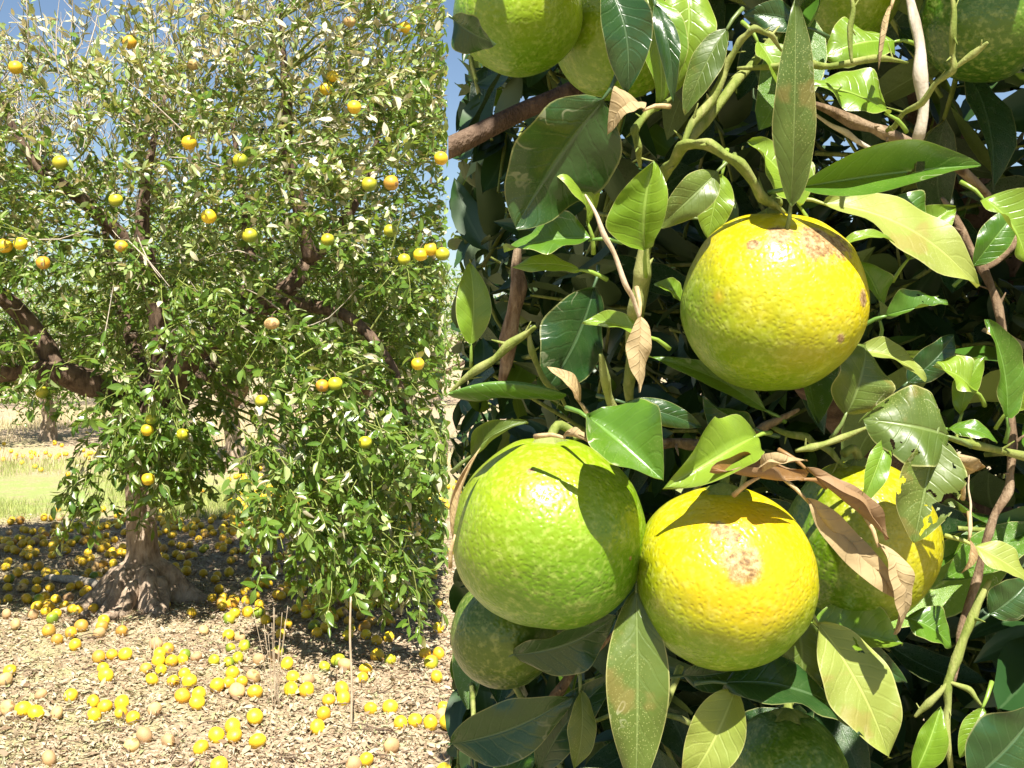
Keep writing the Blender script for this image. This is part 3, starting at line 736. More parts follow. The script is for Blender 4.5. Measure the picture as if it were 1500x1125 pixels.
for src, ox in ((c3, 0), (c4, 330)):
    for tok in src.split():
        k = tok[-1]; a, b = tok[:-1].split(','); p = G(ox+float(a)/S, 700+float(b)/S, 0.034); fall.append([p.x, p.y, k])
while len(fall) < 300:
    r = random.random()
    if r < 0.62: px, py = random.uniform(0, 470), random.gauss(795, 22)
    elif r < 0.8: px, py = random.uniform(290, 480), random.gauss(752, 16)
    else: px, py = random.uniform(0, 655), random.uniform(720, 860)
    if not 705 < py < 870 or (150 < px < 265 and 838 < py): continue
    p = G(px, py, .034); fall.append([p.x, p.y, random.choices('yotg', (5, 3, 3, 1.2))[0]])
rad = [random.uniform(0.82, 1.06) for _ in fall]
for it in range(60):
    for i in range(len(fall)):
        dx, dy = fall[i][0]-tb.x, fall[i][1]-tb.y; d = math.hypot(dx, dy)
        if d < 0.36: fall[i][0] += dx/d*(0.37-d); fall[i][1] += dy/d*(0.37-d)
        for j in range(i):
            dx, dy = fall[i][0]-fall[j][0], fall[i][1]-fall[j][1]; d = math.hypot(dx, dy)+1e-6; m = 0.036*(rad[i]+rad[j])*1.02
            if d < m:
                e = (m-d)*0.5/d; fall[i][0] += dx*e; fall[i][1] += dy*e; fall[j][0] -= dx*e; fall[j][1] -= dy*e
FW = {'y': 'bright yellow', 'o': 'amber', 'g': 'green tinged', 't': 'tan shrivelled'}
MARK = [(G(514, 1068), 'by the upright dry stalk'), (G(402, 1040), 'by the many-stemmed dead weed'), (G(220, 965), 'by the thin dead weed stem'), (G(112, 858), 'by the pale bleached branch'), (G(198, 912), 'by the root tips of the tree')]
for i, ((x, y, k), r) in enumerate(zip(fall, rad)):
    o = link('fallen_orange', random.choice(OM[k]), None, None, (x, y, gz(x, y)+0.036*r*random.uniform(.62, .95)))
    o.scale = (r, r*random.uniform(.92, 1.04), r*random.uniform(.86, 1.02)); o.rotation_euler = (random.uniform(0, 6.28), random.uniform(0, 6.28), random.uniform(0, 6.28))
    nbr = sorted((math.hypot(x-q[0], y-q[1]), q[2]) for j, q in enumerate(fall) if j != i)
    close = [q for d, q in nbr if d < 0.085]
    if not close: st = 'alone' if nbr[0][0] > 0.16 else 'just apart from others'
    elif len(close) == 1: st = 'touching one ' + FW[close[0]] + ' one'
    else:
        st = 'touching several' + (', one tan' if 't' in close else ', one green' if 'g' in close else ', one amber' if 'o' in close else ' yellow ones')
    mk = min((math.hypot(x-m.x, y-m.y), t) for m, t in MARK)
    pl = mk[1] if mk[0] < 0.38 else 'on open litter before the tree' if y < tb.y-0.75 else 'beside the flared tree base' if y < tb.y+0.6 else 'behind the flared tree base'
    tag(o, FW[k]+' fallen orange '+pl+', '+st, 'orange', 'oranges fallen on the ground')
# the many farther ones, too small to pick out
fv, ff = [], []
ico = bmesh.new(); bmesh.ops.create_icosphere(ico, subdivisions=2, radius=0.031); iv = [v.co.copy() for v in ico.verts]; iff = [tuple(v.index for v in f.verts) for f in ico.faces]; ico.free()
heaps = [(420, 880, 80, 22, 45), (60, 860, 50, 25, 30), (230, 800, 150, 26, 70), (250, 770, 140, 14, 45), (560, 850, 60, 25, 40), (415, 722, 30, 16, 110), (455, 745, 26, 9, 60), (330, 762, 60, 8, 60), (95, 668, 50, 8, 26), (30, 665, 30, 5, 12), (610, 700, 40, 25, 90), (560, 770, 60, 20, 60), (100, 800, 90, 20, 60), (20, 650, 40, 5, 10), (360, 690, 25, 10, 25)]
for hx, hy, sx_, sy_, n in heaps:
    for _ in range(n):
        px, py = random.gauss(hx, sx_), random.gauss(hy, sy_)
        if py < 610: continue
        p = G(px, py, .03); o = len(fv); q = Vector((p.x, p.y, gz(p.x, p.y)+.03)) if p.y < 16 else Vector((p.x, p.y, .03))
        fv += [q+v for v in iv]; ff += [tuple(k+o for k in f) for f in iff]
tag(link('fallen_oranges', mesh('fallen_oranges', fv, ff), M['fruit_yellow']), 'heaps of small yellow oranges on the ground between the rows', 'oranges', kind='stuff')

# dry stalks standing in the litter, a fallen pale branch
p = G(514, 1068); st = tube('dry_stalk', [p+Vector((0, 0, -.03)), p+Vector((.004, 0, .2)), p+Vector((-.004, 0, .4)), p+Vector((.0, 0, .57))], [.0058, .0052, .0048, .004], M['straw'], None, 8, 4, .15, 2)
tag(st, 'single straight dry stalk standing upright in the leaf litter', 'stalk')
p = G(402, 1040); wd = empty('dry_weed', p); tag(wd, 'dead straw coloured weed with several thin stems in the litter', 'weed')
for k in range(15):
    a = random.uniform(0, 6.28); h = random.uniform(.15, .46) if k > 4 else random.uniform(.3, .48); s = random.uniform(.01, .09)
    tube('stem', [p+Vector((random.gauss(0, .02), random.gauss(0, .02), -.02)), p+Vector((math.cos(a)*s*.6, math.sin(a)*s*.6, h*.5)), p+Vector((math.cos(a)*s*1.2, math.sin(a)*s, h))], [.0018, .0014, .0009], M['straw'], wd, 5, 3)
p = G(220, 965); wd = empty('dry_weed', p); tag(wd, 'thin dead weed stem beside the pile of yellow oranges', 'weed')
for k in range(4):
    tube('stem', [p+Vector((.01*k, 0, -.02)), p+Vector((.01*k+random.gauss(0, .01), 0, .09)), p+Vector((random.gauss(0, .03), 0, .2))], [.003, .0022, .0014], M['straw'], wd, 5, 3)
p, q = G(66, 850), G(158, 866)
tag(tube('fallen_branch', [p+Vector((0, 0, .02)), p.lerp(q, .5)+Vector((0, .02, .03)), q+Vector((0, 0, .03))], [.022, .032, .028], M['graytwig'], None, 9, 4, .3, 3), 'pale bleached branch lying on the litter beside the tree base', 'branch')

# ------------------------------------------------------------------ the near tree, hedged flat on one side
nb = Vector((1.15, 1.95, 0)); ntree = empty('orange_tree', nb)
tag(ntree, 'leafy orange tree full of large ripening fruit, its side sheared flat', 'tree', 'orange trees in the orchard')
tube('trunk', [nb+Vector((0, 0, -.05)), nb+Vector((.02, 0, .3)), nb+Vector((-.02, 0, .8)), nb+Vector((0, 0, 1.3))], [.18, .11, .10, .09], M['bark'], ntree, 14, 4, .2, 4)
NL = [([nb+Vector((0, 0, .85)), Vector((.75, 1.5, 1.35)), Vector((.42, 1.05, 1.55)), Vector((.22, .78, 1.68)), Vector((.17, .60, 1.70))], [.06, .045, .03, .018, .008]),
      ([nb+Vector((0, 0, 1.1)), Vector((.7, 1.55, 1.9)), Vector((.25, 1.05, 2.05)), P(860, 120, .82), P(760, 165, .80), P(662, 214, .78), P(600, 240, .77)], [.06, .04, .018, .007, .0072, .008, .008]),
      ([nb+Vector((0, 0, 1.2)), Vector((1.05, 1.5, 2.1)), Vector((.7, 1.0, 2.3)), Vector((.4, .75, 2.2))], [.045, .026, .014, .006]),
      ([nb+Vector((0, 0, .8)), Vector((1.3, 1.4, 1.3)), Vector((.75, .9, 1.45)), P(1500, 760, .62)], [.05, .035, .02, .008]),
      ([nb+Vector((0, 0, 1.2)), Vector((1.3, 2.2, 2.4)), Vector((1.2, 2.0, 3.1))], [.06, .04, .015]),
      ([nb+Vector((0, 0, .7)), Vector((.7, 1.5, .95)), Vector((.2, 1.0, 1.0))], [.05, .03, .012])]
for k, (pts, rd) in enumerate(NL):
    lo = tube('limb', pts, rd, M['limb'], ntree, 12, 6, .2, k*1.7)
    if k == 1: clip_hedge(lo.data, Matrix.Translation(nb+lo.location), True)
def twig(pts, d, r, mat='greentwig', n=10, wob=.45):
    dd = d if hasattr(d, '__len__') else [d]*len(pts)
    rr = r if hasattr(r, '__len__') else [r]*len(pts)
    rs = random.Random(pts[0][0]*3+pts[0][1]); P3, R3 = [], []
    for i in range(len(pts)):                                  # nodes: small swellings and kinks along the shoot
        p = P(*pts[i], dd[i]); q = rr[i]/F*0.33*(0.5 if i in (0, len(pts)-1) else 1)
        P3.append(p); R3.append(q*(1.22 if 0 < i < len(pts)-1 else 1))
        if i < len(pts)-1:
            b = P(*pts[i+1], dd[i+1]); m = p.lerp(b, rs.uniform(.4, .6)); k = (b-p).length*.035
            P3.append(m+Vector((rs.gauss(0, k), rs.gauss(0, k), rs.gauss(0, k)))); R3.append((rr[i]+rr[i+1])/2/F*0.33*rs.uniform(.82, .95))
    o0 = P3[0]; v, f = tube_geo([p-o0 for p in P3], R3, n, 4, wob, pts[0][0])
    if mat in ('greentwig', 'wood'):
        for i in range(1, len(P3)-1):                          # thorns and bud stubs at the nodes
            if rs.random() < .55:
                dr = Vector((rs.gauss(0, 1), rs.gauss(-.3, .6), rs.gauss(.4, 1))).normalized(); q = P3[i]-o0; l = rs.uniform(.003, .009)
                tv2, tf2 = tube_geo([q, q+dr*l*.5, q+dr*l], [R3[i]*.55, R3[i]*.32, .0002], 6, 2); k0 = len(v)
                v += tv2; f += [tuple(a+k0 for a in g_) for g_ in tf2]
    return link('twig', mesh('twig', v, f), M[mat], ntree, o0-nb)
# green shoots and brown twigs round the fruit (pixel rows of the photograph, at the depth of the fruit they carry)
twig([(1150, 312), (1118, 290), (1085, 240), (1040, 212), (1000, 214), (975, 250), (950, 330), (945, 400), (930, 520), (925, 600)], [.425, .415, .41, .415, .425, .44, .46, .48, .50, .52], [6, 9, 10, 10, 10, 10, 11, 12, 12, 12])
twig([(1000, 214), (1040, 150), (1062, 100), (1085, 60), (1105, 42), (1130, 52), (1145, 75)], [.425, .43, .43, .425, .42, .425, .43], [9, 8, 7, 6, 6, 5, 4])
twig([(985, 235), (1030, 180), (1075, 120), (1130, 60), (1190, -20)], [.44, .445, .45, .46, .48], [11, 10, 10, 9, 9])
twig([(1185, 150), (1250, 178), (1300, 195), (1380, 225), (1460, 300)], [.47, .475, .48, .50, .54], [9, 12, 12, 11, 11], 'wood')
twig([(1190, 165), (1240, 195), (1290, 225)], [.465, .47, .48], [5, 6, 6], 'graytwig')
twig([(1080, 100), (1180, 92), (1280, 85), (1330, 92)], [.45, .44, .44, .45], [6, 7, 6, 4])
twig([(1330, -40), (1340, 30), (1348, 110), (1345, 200), (1330, 215)], [.48, .465, .46, .465, .485], [8, 9, 11, 9, 6], 'graytwig')
twig([(1392, -20), (1395, 50), (1396, 102), (1350, 150), (1310, 185), (1295, 195)], [.43, .43, .435, .45, .47, .48], [6, 6, 6, 6, 5, 6])
twig([(1396, 102), (1425, 80), (1447, 62)], [.435, .43, .425], [6, 6, 5])
twig([(1243, -20), (1246, 40), (1248, 92)], .43, [5, 5, 5])
twig([(938, 245), (935, 215), (930, 190), (955, 160), (985, 142)], [.43, .42, .42, .425, .43], [5, 6, 7, 6, 5])
twig([(857, 285), (885, 345), (915, 415), (938, 470)], [.40, .395, .395, .40], [3, 4, 4, 6], 'straw')
twig([(945, 345), (940, 400), (930, 450), (920, 520)], [.43, .435, .44, .46], [13, 15, 13, 10], 'greentwig')
twig([(1380, 290), (1410, 340), (1440, 395), (1462, 450), (1480, 560), (1484, 650), (1478, 720), (1450, 780), (1432, 850), (1408, 930), (1398, 1000)], [.53, .52, .51, .50, .49, .48, .475, .47, .465, .46, .455], [8, 8, 9, 8, 7, 8, 8, 7, 7, 7, 5], 'wood')
twig([(1440, 395), (1480, 360), (1520, 330)], [.51, .52, .54], [8, 9, 9], 'wood')
twig([(1385, 640), (1430, 652), (1500, 668), (1560, 670)], [.455, .46, .47, .48], [6, 8, 9, 9])
twig([(1450, 850), (1425, 905), (1402, 965), (1388, 1010), (1386, 1060), (1395, 1140)], [.45, .447, .445, .443, .44, .44], [8, 8, 9, 8, 7, 8])
twig([(1388, 998), (1420, 1010), (1438, 1034)], [.443, .44, .438], [5, 5, 4])
twig([(1388, 1000), (1360, 1030), (1340, 1050)], [.443, .443, .445], [6, 6, 5])
twig([(658, 576), (700, 540), (745, 505), (785, 478)], [.47, .465, .462, .46], [6, 8, 8, 7])
twig([(775, 484), (780, 515), (800, 560), (830, 600)], [.462, .462, .47, .49], [6, 6, 5, 5])
twig([(880, 518), (886, 555), (900, 600), (940, 640)], [.42, .425, .44, .46], [7, 8, 8, 8])
twig([(930, 640), (960, 650), (1010, 650), (1060, 650), (1120, 625), (1170, 600)], [.47, .48, .48, .475, .47, .48], [10, 11, 11, 10, 9, 8], 'wood')
twig([(1060, 720), (1062, 690), (1075, 665), (1110, 640)], [.435, .44, .455, .47], [6, 7, 7, 7])
twig([(830, 650), (850, 638), (890, 640), (935, 642)], [.44, .45, .465, .472], [6, 6, 7, 8])
twig([(1240, 685), (1215, 660), (1180, 640), (1130, 625)], [.465, .47, .475, .475], [6, 6, 7, 8])
twig([(1165, 660), (1190, 655), (1235, 640), (1272, 625)], [.43, .428, .43, .43], [7, 7, 6, 5])
twig([(758, 360), (760, 420), (745, 500), (735, 560)], [.70, .70, .71, .72], [20, 22, 22, 20], 'wood')
twig([(780, 1060), (820, 1010), (860, 960), (905, 920)], [.50, .49, .485, .48], [9, 9, 8, 7], 'wood')
twig([(1420, 690), (1422, 740), (1420, 790)], .44, [2, 2, 2], 'straw')

H = lambda *a, **k: hero_leaf(ntree, *a, **k)
# --- large oranges: thing > skin, calyx, stem
def big_orange(c, rpx, d, mat, label, zr=1.0, stem_to=None, seed=1, group=None):
    pc = P(*c, d); r = rpx/F*d*0.985
    t = empty('orange', pc); tag(t, label, 'orange', group)
    me = orange_mesh('skin', r, seed, zr, 96, 64, 0.05); me.materials.append(mat); sk = link('skin', me, None, t)
    v, f = [], []; nn = 15                                   # five-lobed calyx button
    for ring, (q, z) in enumerate([(0.0, .006), (.0025, .0055), (.005, .0035), (.0075, .0005)]):
        for j in range(nn):
            th = 2*math.pi*j/nn; k = 1 + (.35*math.cos(5*th) if ring > 1 else 0); v.append((q*k*math.cos(th), q*k*math.sin(th), z*.8 + r*zr*0.925))
    for i in range(3):
        for j in range(nn): f.append((i*nn+j, (i+1)*nn+j, (i+1)*nn+(j+1) % nn, i*nn+(j+1) % nn))
    link('calyx', mesh('calyx', v, f), M['greentwig'], sk)
    top = Vector((0, 0, r*zr*0.93)); e = (P(*stem_to[0], stem_to[1])-pc) if stem_to else top+Vector((.006, .03, .035))
    vv, fc = tube_geo([top, top.lerp(e, .4)+Vector((0, 0, .006)), e], [.0022, .002, .002], 8, 4); link('stem', mesh('stem', vv, fc), M['greentwig'], t)
    return t
def rel_spot(cx, cy, r, x, y): return ((x-cx)/r, -(y-cy)/r)
sA = [(*rel_spot(1132, 443, 135, 1172, 362), .30, .55), (*rel_spot(1132, 443, 135, 1118, 352), .16, .4), (*rel_spot(1132, 443, 135, 1080, 366), .09, .08), (*rel_spot(1132, 443, 135, 1205, 362), .20, .5), (*rel_spot(1132, 443, 135, 1236, 440), .12, .22), (*rel_spot(1132, 443, 135, 1197, 495), .07, .12)]
sC = [(*rel_spot(1060, 845, 132, 1033, 757), .14, .3), (*rel_spot(1060, 845, 132, 1062, 800), .24, .22), (*rel_spot(1060, 845, 132, 1185, 858), .09, .2), (*rel_spot(1060, 845, 132, 1050, 765), .10, .4)]
sB = [(*rel_spot(803, 780, 141, 775, 676), .045, .05), (*rel_spot(803, 780, 141, 915, 800), .03, .05)]
rA = 135/F*.435*.985
mA = orange_mat('skin_upper', (0.15, 0.245, 0.004), (0.49, 0.385, 0.003), (.50, -.30, .75), .0, .75, sA, rA, (-.72, -.69, .03, .10))
mB = orange_mat('skin_green', (0.100, 0.205, 0.005), (0.22, 0.29, 0.005), (-.35, -.2, .9), -.35, .8, sB, 141/F*.435*.985)
mC = orange_mat('skin_lower', (0.15, 0.24, 0.004), (0.49, 0.375, 0.003), (.05, -.50, .70), -.38, .60, sC, 132/F*.425*.985, (.15, -.85, .42, .9))
mD = orange_mat('skin_behind', (0.09, 0.19, 0.005), (0.38, 0.36, 0.005), (.75, -.2, .45), -.1, .6, (), 120/F*.475)
mE = orange_mat('skin_top', (0.12, 0.23, 0.006), (0.26, 0.33, 0.006), (.3, -.4, .5), -.2, .7, (), .03)
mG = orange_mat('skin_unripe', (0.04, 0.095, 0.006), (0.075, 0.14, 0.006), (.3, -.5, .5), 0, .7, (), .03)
big_orange((1132, 443), 135, .435, mA, 'yellow orange with a large rough tan scar, under an upright leaf', 1.0, ((1140, 298), .42), 3)
big_orange((803, 780), 141, .435, mB, 'large bright green orange crossed by the shadow of a leaf', 1.0, ((838, 632), .44), 5)
big_orange((1060, 845), 133, .425, mC, 'yellow orange with round corky scar, hanging beside the bright green orange', 1.0, ((1068, 690), .445), 8)
big_orange((1262, 792), 113, .475, mD, 'green and yellow orange half hidden behind curled dry brown leaves', 1.04, ((1235, 665), .47), 11)
big_orange((758, 15), 95, .50, mE, 'lime green orange with a bar of shadow, above the thick bare branch', 1.0, None, 13)
big_orange((905, 50), 96, .535, mE, 'lime green orange behind a dark hanging leaf', 1.0, None, 15)
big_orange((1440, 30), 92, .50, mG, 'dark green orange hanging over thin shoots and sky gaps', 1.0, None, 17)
H((1062, 1000), (1262, 1045), 78, (.43, .43), 'dark', (0, -.45, .9), 16, .05)  # leaf added to cast shade on the orange below
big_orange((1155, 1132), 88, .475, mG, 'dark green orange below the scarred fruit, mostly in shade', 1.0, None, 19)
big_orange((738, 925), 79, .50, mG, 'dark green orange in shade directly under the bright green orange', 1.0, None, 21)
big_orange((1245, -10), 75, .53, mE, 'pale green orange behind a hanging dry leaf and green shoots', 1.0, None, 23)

# --- leaves told apart one by one
H((1158, 303), (1172, -2), 66, (.405, .385), 'old', (.1, -1, .2), 24, .03)
H((1172, 274), (1440, 240), 112, (.41, .40), 'fresh', (0.0, -1, .05), 46, .02, tear=.42, wave=.03)
H((1205, 298), (1442, 408), 66, (.46, .45), 'pale', UPF, 10, .05)
H((1228, 364), (1312, 347), 16, (.43, .43), 'light', UPF, 20, .1)
H((945, 366), (955, 236), 118, (.41, .40), 'light', (-.3, -.9, .35), 40, .04)
H((1052, 250), (966, 332), 58, (.42, .415), 'old', (-.2, -.9, -.2), 20, .08)
H((1058, 255), (1038, 350), 56, (.45, .45), 'light', UPF, 12, .04)
H((890, -20), (922, 132), 74, (.405, .40), 'dark', (.2, -.8, -.5), 15, .05)
H((940, -20), (972, 155), 78, (.43, .425), 'light', UPF, 20, .05)
H((960, 8), (985, 142), 32, (.42, .41), 'dark', DOWN, 15, .05)  # dark leaf put in to stand for a narrow shadow
H((1002, -30), (990, 128), 80, (.44, .435), 'light', UPF, 22, .06)
H((1065, 42), (1000, 165), 44, (.43, .43), 'old', (-.6, -.7, -.3), 15, .05)
H((945, 160), (890, 186), 44, (.405, .40), 'dry', (-.1, -.7, .7), 60, .1, roll=60)
H((885, 145), (752, 330), 158, (.405, .415), 'dark', DOWN, 8, -.05)
H((868, 350), (738, 368), 62, (.42, .425), 'fresh', (0, -.7, .72), 22, .04)
H((862, 330), (806, 212), 46, (.425, .42), 'light', (.5, -.7, .5), 25, .1)
H((850, 395), (752, 385), 26, (.43, .43), 'light', UPF, 15, .05)
H((690, 505), (688, 384), 56, (.56, .56), 'light', UPF, 15, .05)
H((655, 576), (828, 570), 42, (.455, .45), 'fresh', (0, -.75, .66), -30, .02, roll=-40)
H((870, 420), (800, 580), 96, (.52, .51), 'dark', DOWN, 10, .03)
H((850, 590), (808, 535), 22, (.44, .435), 'dry', UPF, 20, .1)
H((862, 612), (972, 700), 128, (.405, .385), 'fresh', (.25, -.8, .55), 42, .03, wave=.06)
H((1106, 640), (982, 704), 104, (.42, .395), 'light', (-.1, -.85, .5), 45, .05)
H((1105, 628), (1028, 585), 52, (.45, .45), 'dark', (0, -.7, -.6), 20, .05)
H((1180, 700), (1040, 690), 56, (.405, .39), 'brown', (0, -.6, .8), 30, -.05, roll=30, wave=.10)
H((1110, 700), (1178, 668), 46, (.395, .39), 'dry', (-.2, -.7, .6), 40, .2, roll=50, wave=.16)
H((1180, 685), (1300, 790), 78, (.41, .405), 'brown', (-.1, -.8, .5), 40, -.05, roll=50, wave=.10)
H((1180, 730), (1330, 885), 68, (.415, .41), 'dry', (-.3, -.8, .5), 45, -.05, roll=70, wave=.12)
H((1285, 795), (1318, 930), 52, (.41, .405), 'dry', (.3, -.9, .3), 45, .06, roll=60, wave=.10)
H((1392, 640), (1272, 610), 108, (.415, .41), 'old', (.05, -.9, .4), 14, .08, seed=5, tear=.40)
H((1372, 640), (1342, 795), 92, (.41, .40), 'old', (.1, -.95, .25), 14, .04, tear=.62)
H((1300, 640), (1262, 745), 34, (.41, .40), 'light', (.1, -.95, .25), 14, .04)
H((1240, 606), (1276, 505), 92, (.44, .445), 'old', (.1, -.8, -.45), 15, .05)
H((1250, 515), (1360, 552), 34, (.46, .455), 'pale', UPF, 15, .05)
H((1298, 462), (1388, 440), 42, (.455, .45), 'fresh', UPF, 35, .05, tear=.35)
H((1425, 570), (1370, 535), 44, (.47, .465), 'light', UPF, 22, .06)
H((1408, 608), (1440, 520), 38, (.47, .47), 'light', LEFTF, 20, .05)
H((1476, 612), (1449, 468), 48, (.45, .445), 'fresh', (.2, -.9, .35), 32, .03)
H((1478, 600), (1525, 545), 44, (.47, .46), 'light', UPF, 22, .05)
H((1388, 628), (1464, 640), 26, (.45, .445), 'fresh', UPF, 20, .15)
H((932, 862), (930, 1170), 96, (.425, .41), 'old', (-.15, -.9, -.42), 10, .03)
H((1078, 1008), (1000, 1155), 88, (.43, .42), 'pale', UPF, 18, .05)
H((1165, 900), (1172, 1030), 84, (.45, .445), 'old', (0, -.85, -.5), 10, .05)
H((1198, 912), (1308, 1110), 100, (.435, .42), 'pale', (.05, -.8, .6), 10, .03, tear=.33)
H((1190, 912), (1322, 945), 84, (.455, .445), 'light', UPF, 28, -.05)
H((1328, 905), (1398, 945), 52, (.47, .465), 'fresh', UPF, 20, .05)
H((1340, 1135), (1378, 1035), 62, (.43, .435), 'light', (-.2, -.9, .35), 40, .04)
H((1440, 1036), (1408, 1110), 36, (.435, .43), 'light', UPF, 20, .08)
H((1420, 1145), (1530, 1030), 104, (.42, .42), 'dark', (.1, -.9, .2), 14, .04)
H((1428, 800), (1515, 852), 40, (.45, .445), 'pale', UPF, 18, .05)
H((1450, 900), (1510, 850), 62, (.48, .48), 'dark', FACE, 18, .05)
H((1124, 602), (952, 522), 36, (.47, .46), 'fresh', (0, -.8, .2), 22, .05)
H((1302, 168), (1186, 118), 62, (.455, .45), 'light', UPF, 15, .05)
H((1306, 8), (1286, 100), 34, (.425, .42), 'dry', (-.4, -.8, .3), 45, .05, roll=40)
H((1172, 302), (1098, 205), 66, (.43, .43), 'light', UPF, 18, .05)
H((1330, 380), (1398, 300), 66, (.48, .475), 'light', UPF, 20, .05)
H((1290, 300), (1360, 350), 44, (.47, .47), 'fresh', UPF, 20, .05)
H((1440, 290), (1510, 380), 66, (.47, .465), 'light', UPF, 20, .05)
H((1425, 390), (1500, 300), 46, (.49, .49), 'fresh', FACE, 20, .05)
H((664, 28), (724, 66), 52, (.46, .455), 'dark', DOWN, 14, .05)
H((948, 492), (856, 468), 28, (.43, .425), 'light', UPF, 22, .05)
H((1000, 440), (962, 412), 26, (.46, .46), 'light', UPF, 22, .05)
H((690, 668), (768, 616), 48, (.425, .42), 'old', (-.2, -.9, .3), 30, .05, roll=20)
H((664, 790), (700, 655), 32, (.41, .41), 'dry', (-.3, -.9, .3), 35, .04, roll=30)
H((1000, 990), (1092, 978), 48, (.455, .45), 'dark', FACE, 16, .05)
H((825, 640), (880, 655), 34, (.395, .39), 'dry', (0, -.6, .7), 40, .15, roll=50)
H((938, 462), (936, 575), 36, (.40, .395), 'dry', (.3, -.95, .2), 62, .02, roll=80, wave=.16)
H((915, 590), (1030, 625), 40, (.44, .44), 'dark', FACE, 18, .05)
H((750, 960), (905, 905), 70, (.475, .47), 'dark', (0, -.8, -.3), 16, .05)
H((660, 1090), (840, 1020), 86, (.48, .47), 'dark', (0, -.9, .1), 14, .05)
H((790, 1130), (900, 990), 60, (.49, .485), 'dark', (-.4, -.8, .0), 14, .05)
H((850, 1010), (845, 1130), 40, (.47, .465), 'old', (.4, -.85, -.2), 14, .05)
H((1240, 930), (1330, 1000), 40, (.47, .46), 'dark', FACE, 18, .05)
H((1290, 470), (1262, 380), 40, (.48, .47), 'fresh', RIGHTF, 18, .05)
H((1330, 560), (1400, 490), 50, (.50, .50), 'dark', FACE, 18, .05)
H((1110, 60), (1158, 175), 52, (.45, .445), 'light', (.3, -.8, .5), 20, .05)
H((1180, 40), (1090, 20), 46, (.46, .46), 'dark', FACE, 20, .05)
H((1310, 60), (1210, 80), 60, (.475, .47), 'light', UPF, 15, .05)
H((1405, 700), (1378, 660), 40, (.425, .42), 'dry', UPF, 40, .2, roll=40)
H((1420, 790), (1412, 840), 18, (.44, .437), 'dry', FACE, 40, .1)
H((1025, 320), (1088, 330), 60, (.49, .49), 'old', UPF, 20, .05)

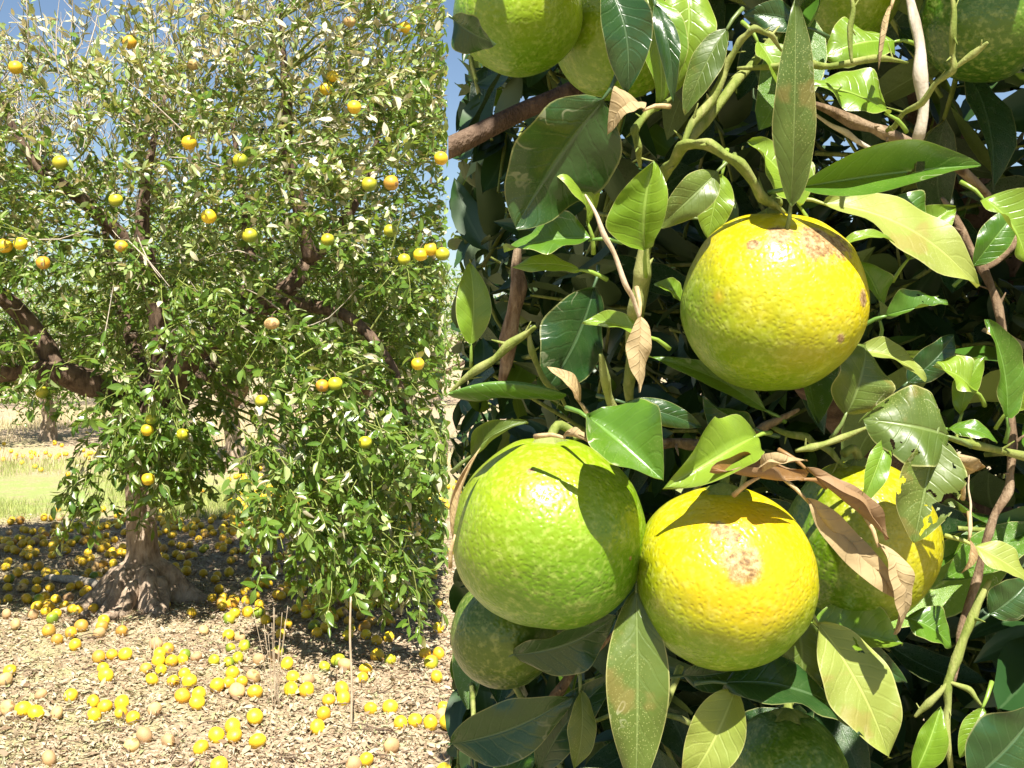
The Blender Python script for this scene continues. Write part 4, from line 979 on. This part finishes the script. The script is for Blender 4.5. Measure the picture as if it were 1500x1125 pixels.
# --- the rest of its foliage
TN = templates(8, 1.0, 0.44, 7, 4, (6, 40), (-0.14, 0.12))
ax, nh, sc, pos, mid = [], [], [], [], []
nv_, nf_ = [], []
cnt = 0; tries = 0
while cnt < 4700 and tries < 60000:
    tries += 1
    y = 0.50 + 2.3*random.random()**1.35; x = random.uniform(-.0622*y, 1.75); z = random.uniform(0.25, 3.5)
    if cnt < 700: x, y, z = random.uniform(0.0, 1.0), random.uniform(.46, .95), random.uniform(1.95, 3.0)    # outer shell above the view, extra leaves added to shade the foliage behind
    elif cnt < 1800: y = random.uniform(1.0, 2.6); x, z = random.uniform(-.06*y, .52*y), random.uniform(.4, 2.05)      # deep inside
    extra = 1800 <= cnt < 1814
    if extra: y = random.uniform(1.0, 2.7); x, z = random.uniform(-.052*y, .01*y), random.uniform(1.75+.03*y, 1.72+.33*y)      # thin shoots near the sheared side
    if x > 1.0 and y < 0.8 and random.random() < .4: continue
    rr = math.hypot((x-1.15)/1.9, (y-1.95)/2.0)
    if z > 3.5-0.9*rr*rr: continue
    p = Vector((x, y, z)); px, py = proj(p)
    infr = 640 < px < 1520 and -20 < py < 1140
    if infr and y < 0.72 and random.random() < .66: continue
    if not extra and x < 0.012*y and z > 1.72+.05*y and random.random() < (.9 if y < 1.0 else .68): continue          # thin, see-through part near the sheared side
    if math.hypot(x-.43*y, (z-CAMH)-.22*y) < .075*y+0.02 and random.random() < .94: continue    # a gap towards the sky
    cnt += 1
    d = Vector((random.gauss(-.15, .6), random.gauss(-.45, .6), random.gauss(.1, .6))).normalized(); ln = random.uniform(.10, .24)
    e = p+d*ln
    if (e.dot(CUTN) > .01) and not (proj(e)[0] > 640 and e.y < .50): add_tube(nv_, nf_, [p-nb, p.lerp(e, .5)+Vector((0, 0, random.gauss(0, .01)))-nb, e-nb], [.0028, .0022, .0014], 5, 2)
    for q in range(random.randint(5, 9)):
        b = p.lerp(e, random.uniform(0.1, 1)); a = (d*.6+Vector((random.gauss(0, .7), random.gauss(0, .7), random.gauss(-.2, .6)))).normalized()
        s = random.uniform(.055, .105); t = b+a*s
        lim = 0.525 if infr else 0.40
        if min(b.y, t.y) < lim: continue
        if min(b.dot(CUTN), t.dot(CUTN)) < .002 + s*(.04 if y > .8 else .14): continue
        ax.append(a[:]); nh.append((random.gauss(0, .5), random.gauss(-.25, .5), random.gauss(.8, .45))); sc.append(s); pos.append(b[:])
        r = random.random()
        if y > .66: r = random.uniform(.62, .82) if random.random() < .85 else random.uniform(0, .48)  # older inner leaves are darker; most set dark to deepen the shade inside
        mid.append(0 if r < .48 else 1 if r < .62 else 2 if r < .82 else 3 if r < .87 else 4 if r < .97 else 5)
tag(link('twigs', mesh('twigs', nv_, nf_), M['greentwig'], ntree), kind='stuff')
ax, nh, sc, pos, mid = map(np.array, (ax, nh, sc, pos, mid)); tid = rng.integers(0, 8, len(ax)); A = basis(ax, nh, sc, pos)
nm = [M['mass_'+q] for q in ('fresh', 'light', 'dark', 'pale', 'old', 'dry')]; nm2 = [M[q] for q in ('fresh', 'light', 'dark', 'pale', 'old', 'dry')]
ppx = CX+F*pos[:, 0]/pos[:, 1]; ppy = HZ-F*(pos[:, 2]-CAMH)/pos[:, 1]
vis = (ppx > 640) & (ppx < 1520) & (ppy > -30) & (ppy < 1150)
ordr = np.argsort(pos[:, 1]/sc + 1e3*(~vis)); near, rest = ordr[:205], ordr[205:]
B = A.copy(); B[:, :3, 3] -= np.array(nb[:])
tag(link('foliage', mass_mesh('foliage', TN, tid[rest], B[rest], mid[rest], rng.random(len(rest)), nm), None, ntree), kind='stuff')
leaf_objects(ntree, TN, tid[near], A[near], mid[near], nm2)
print('leaves near', len(ax), 'clusters', len(cl), 'fallen', len(fall))
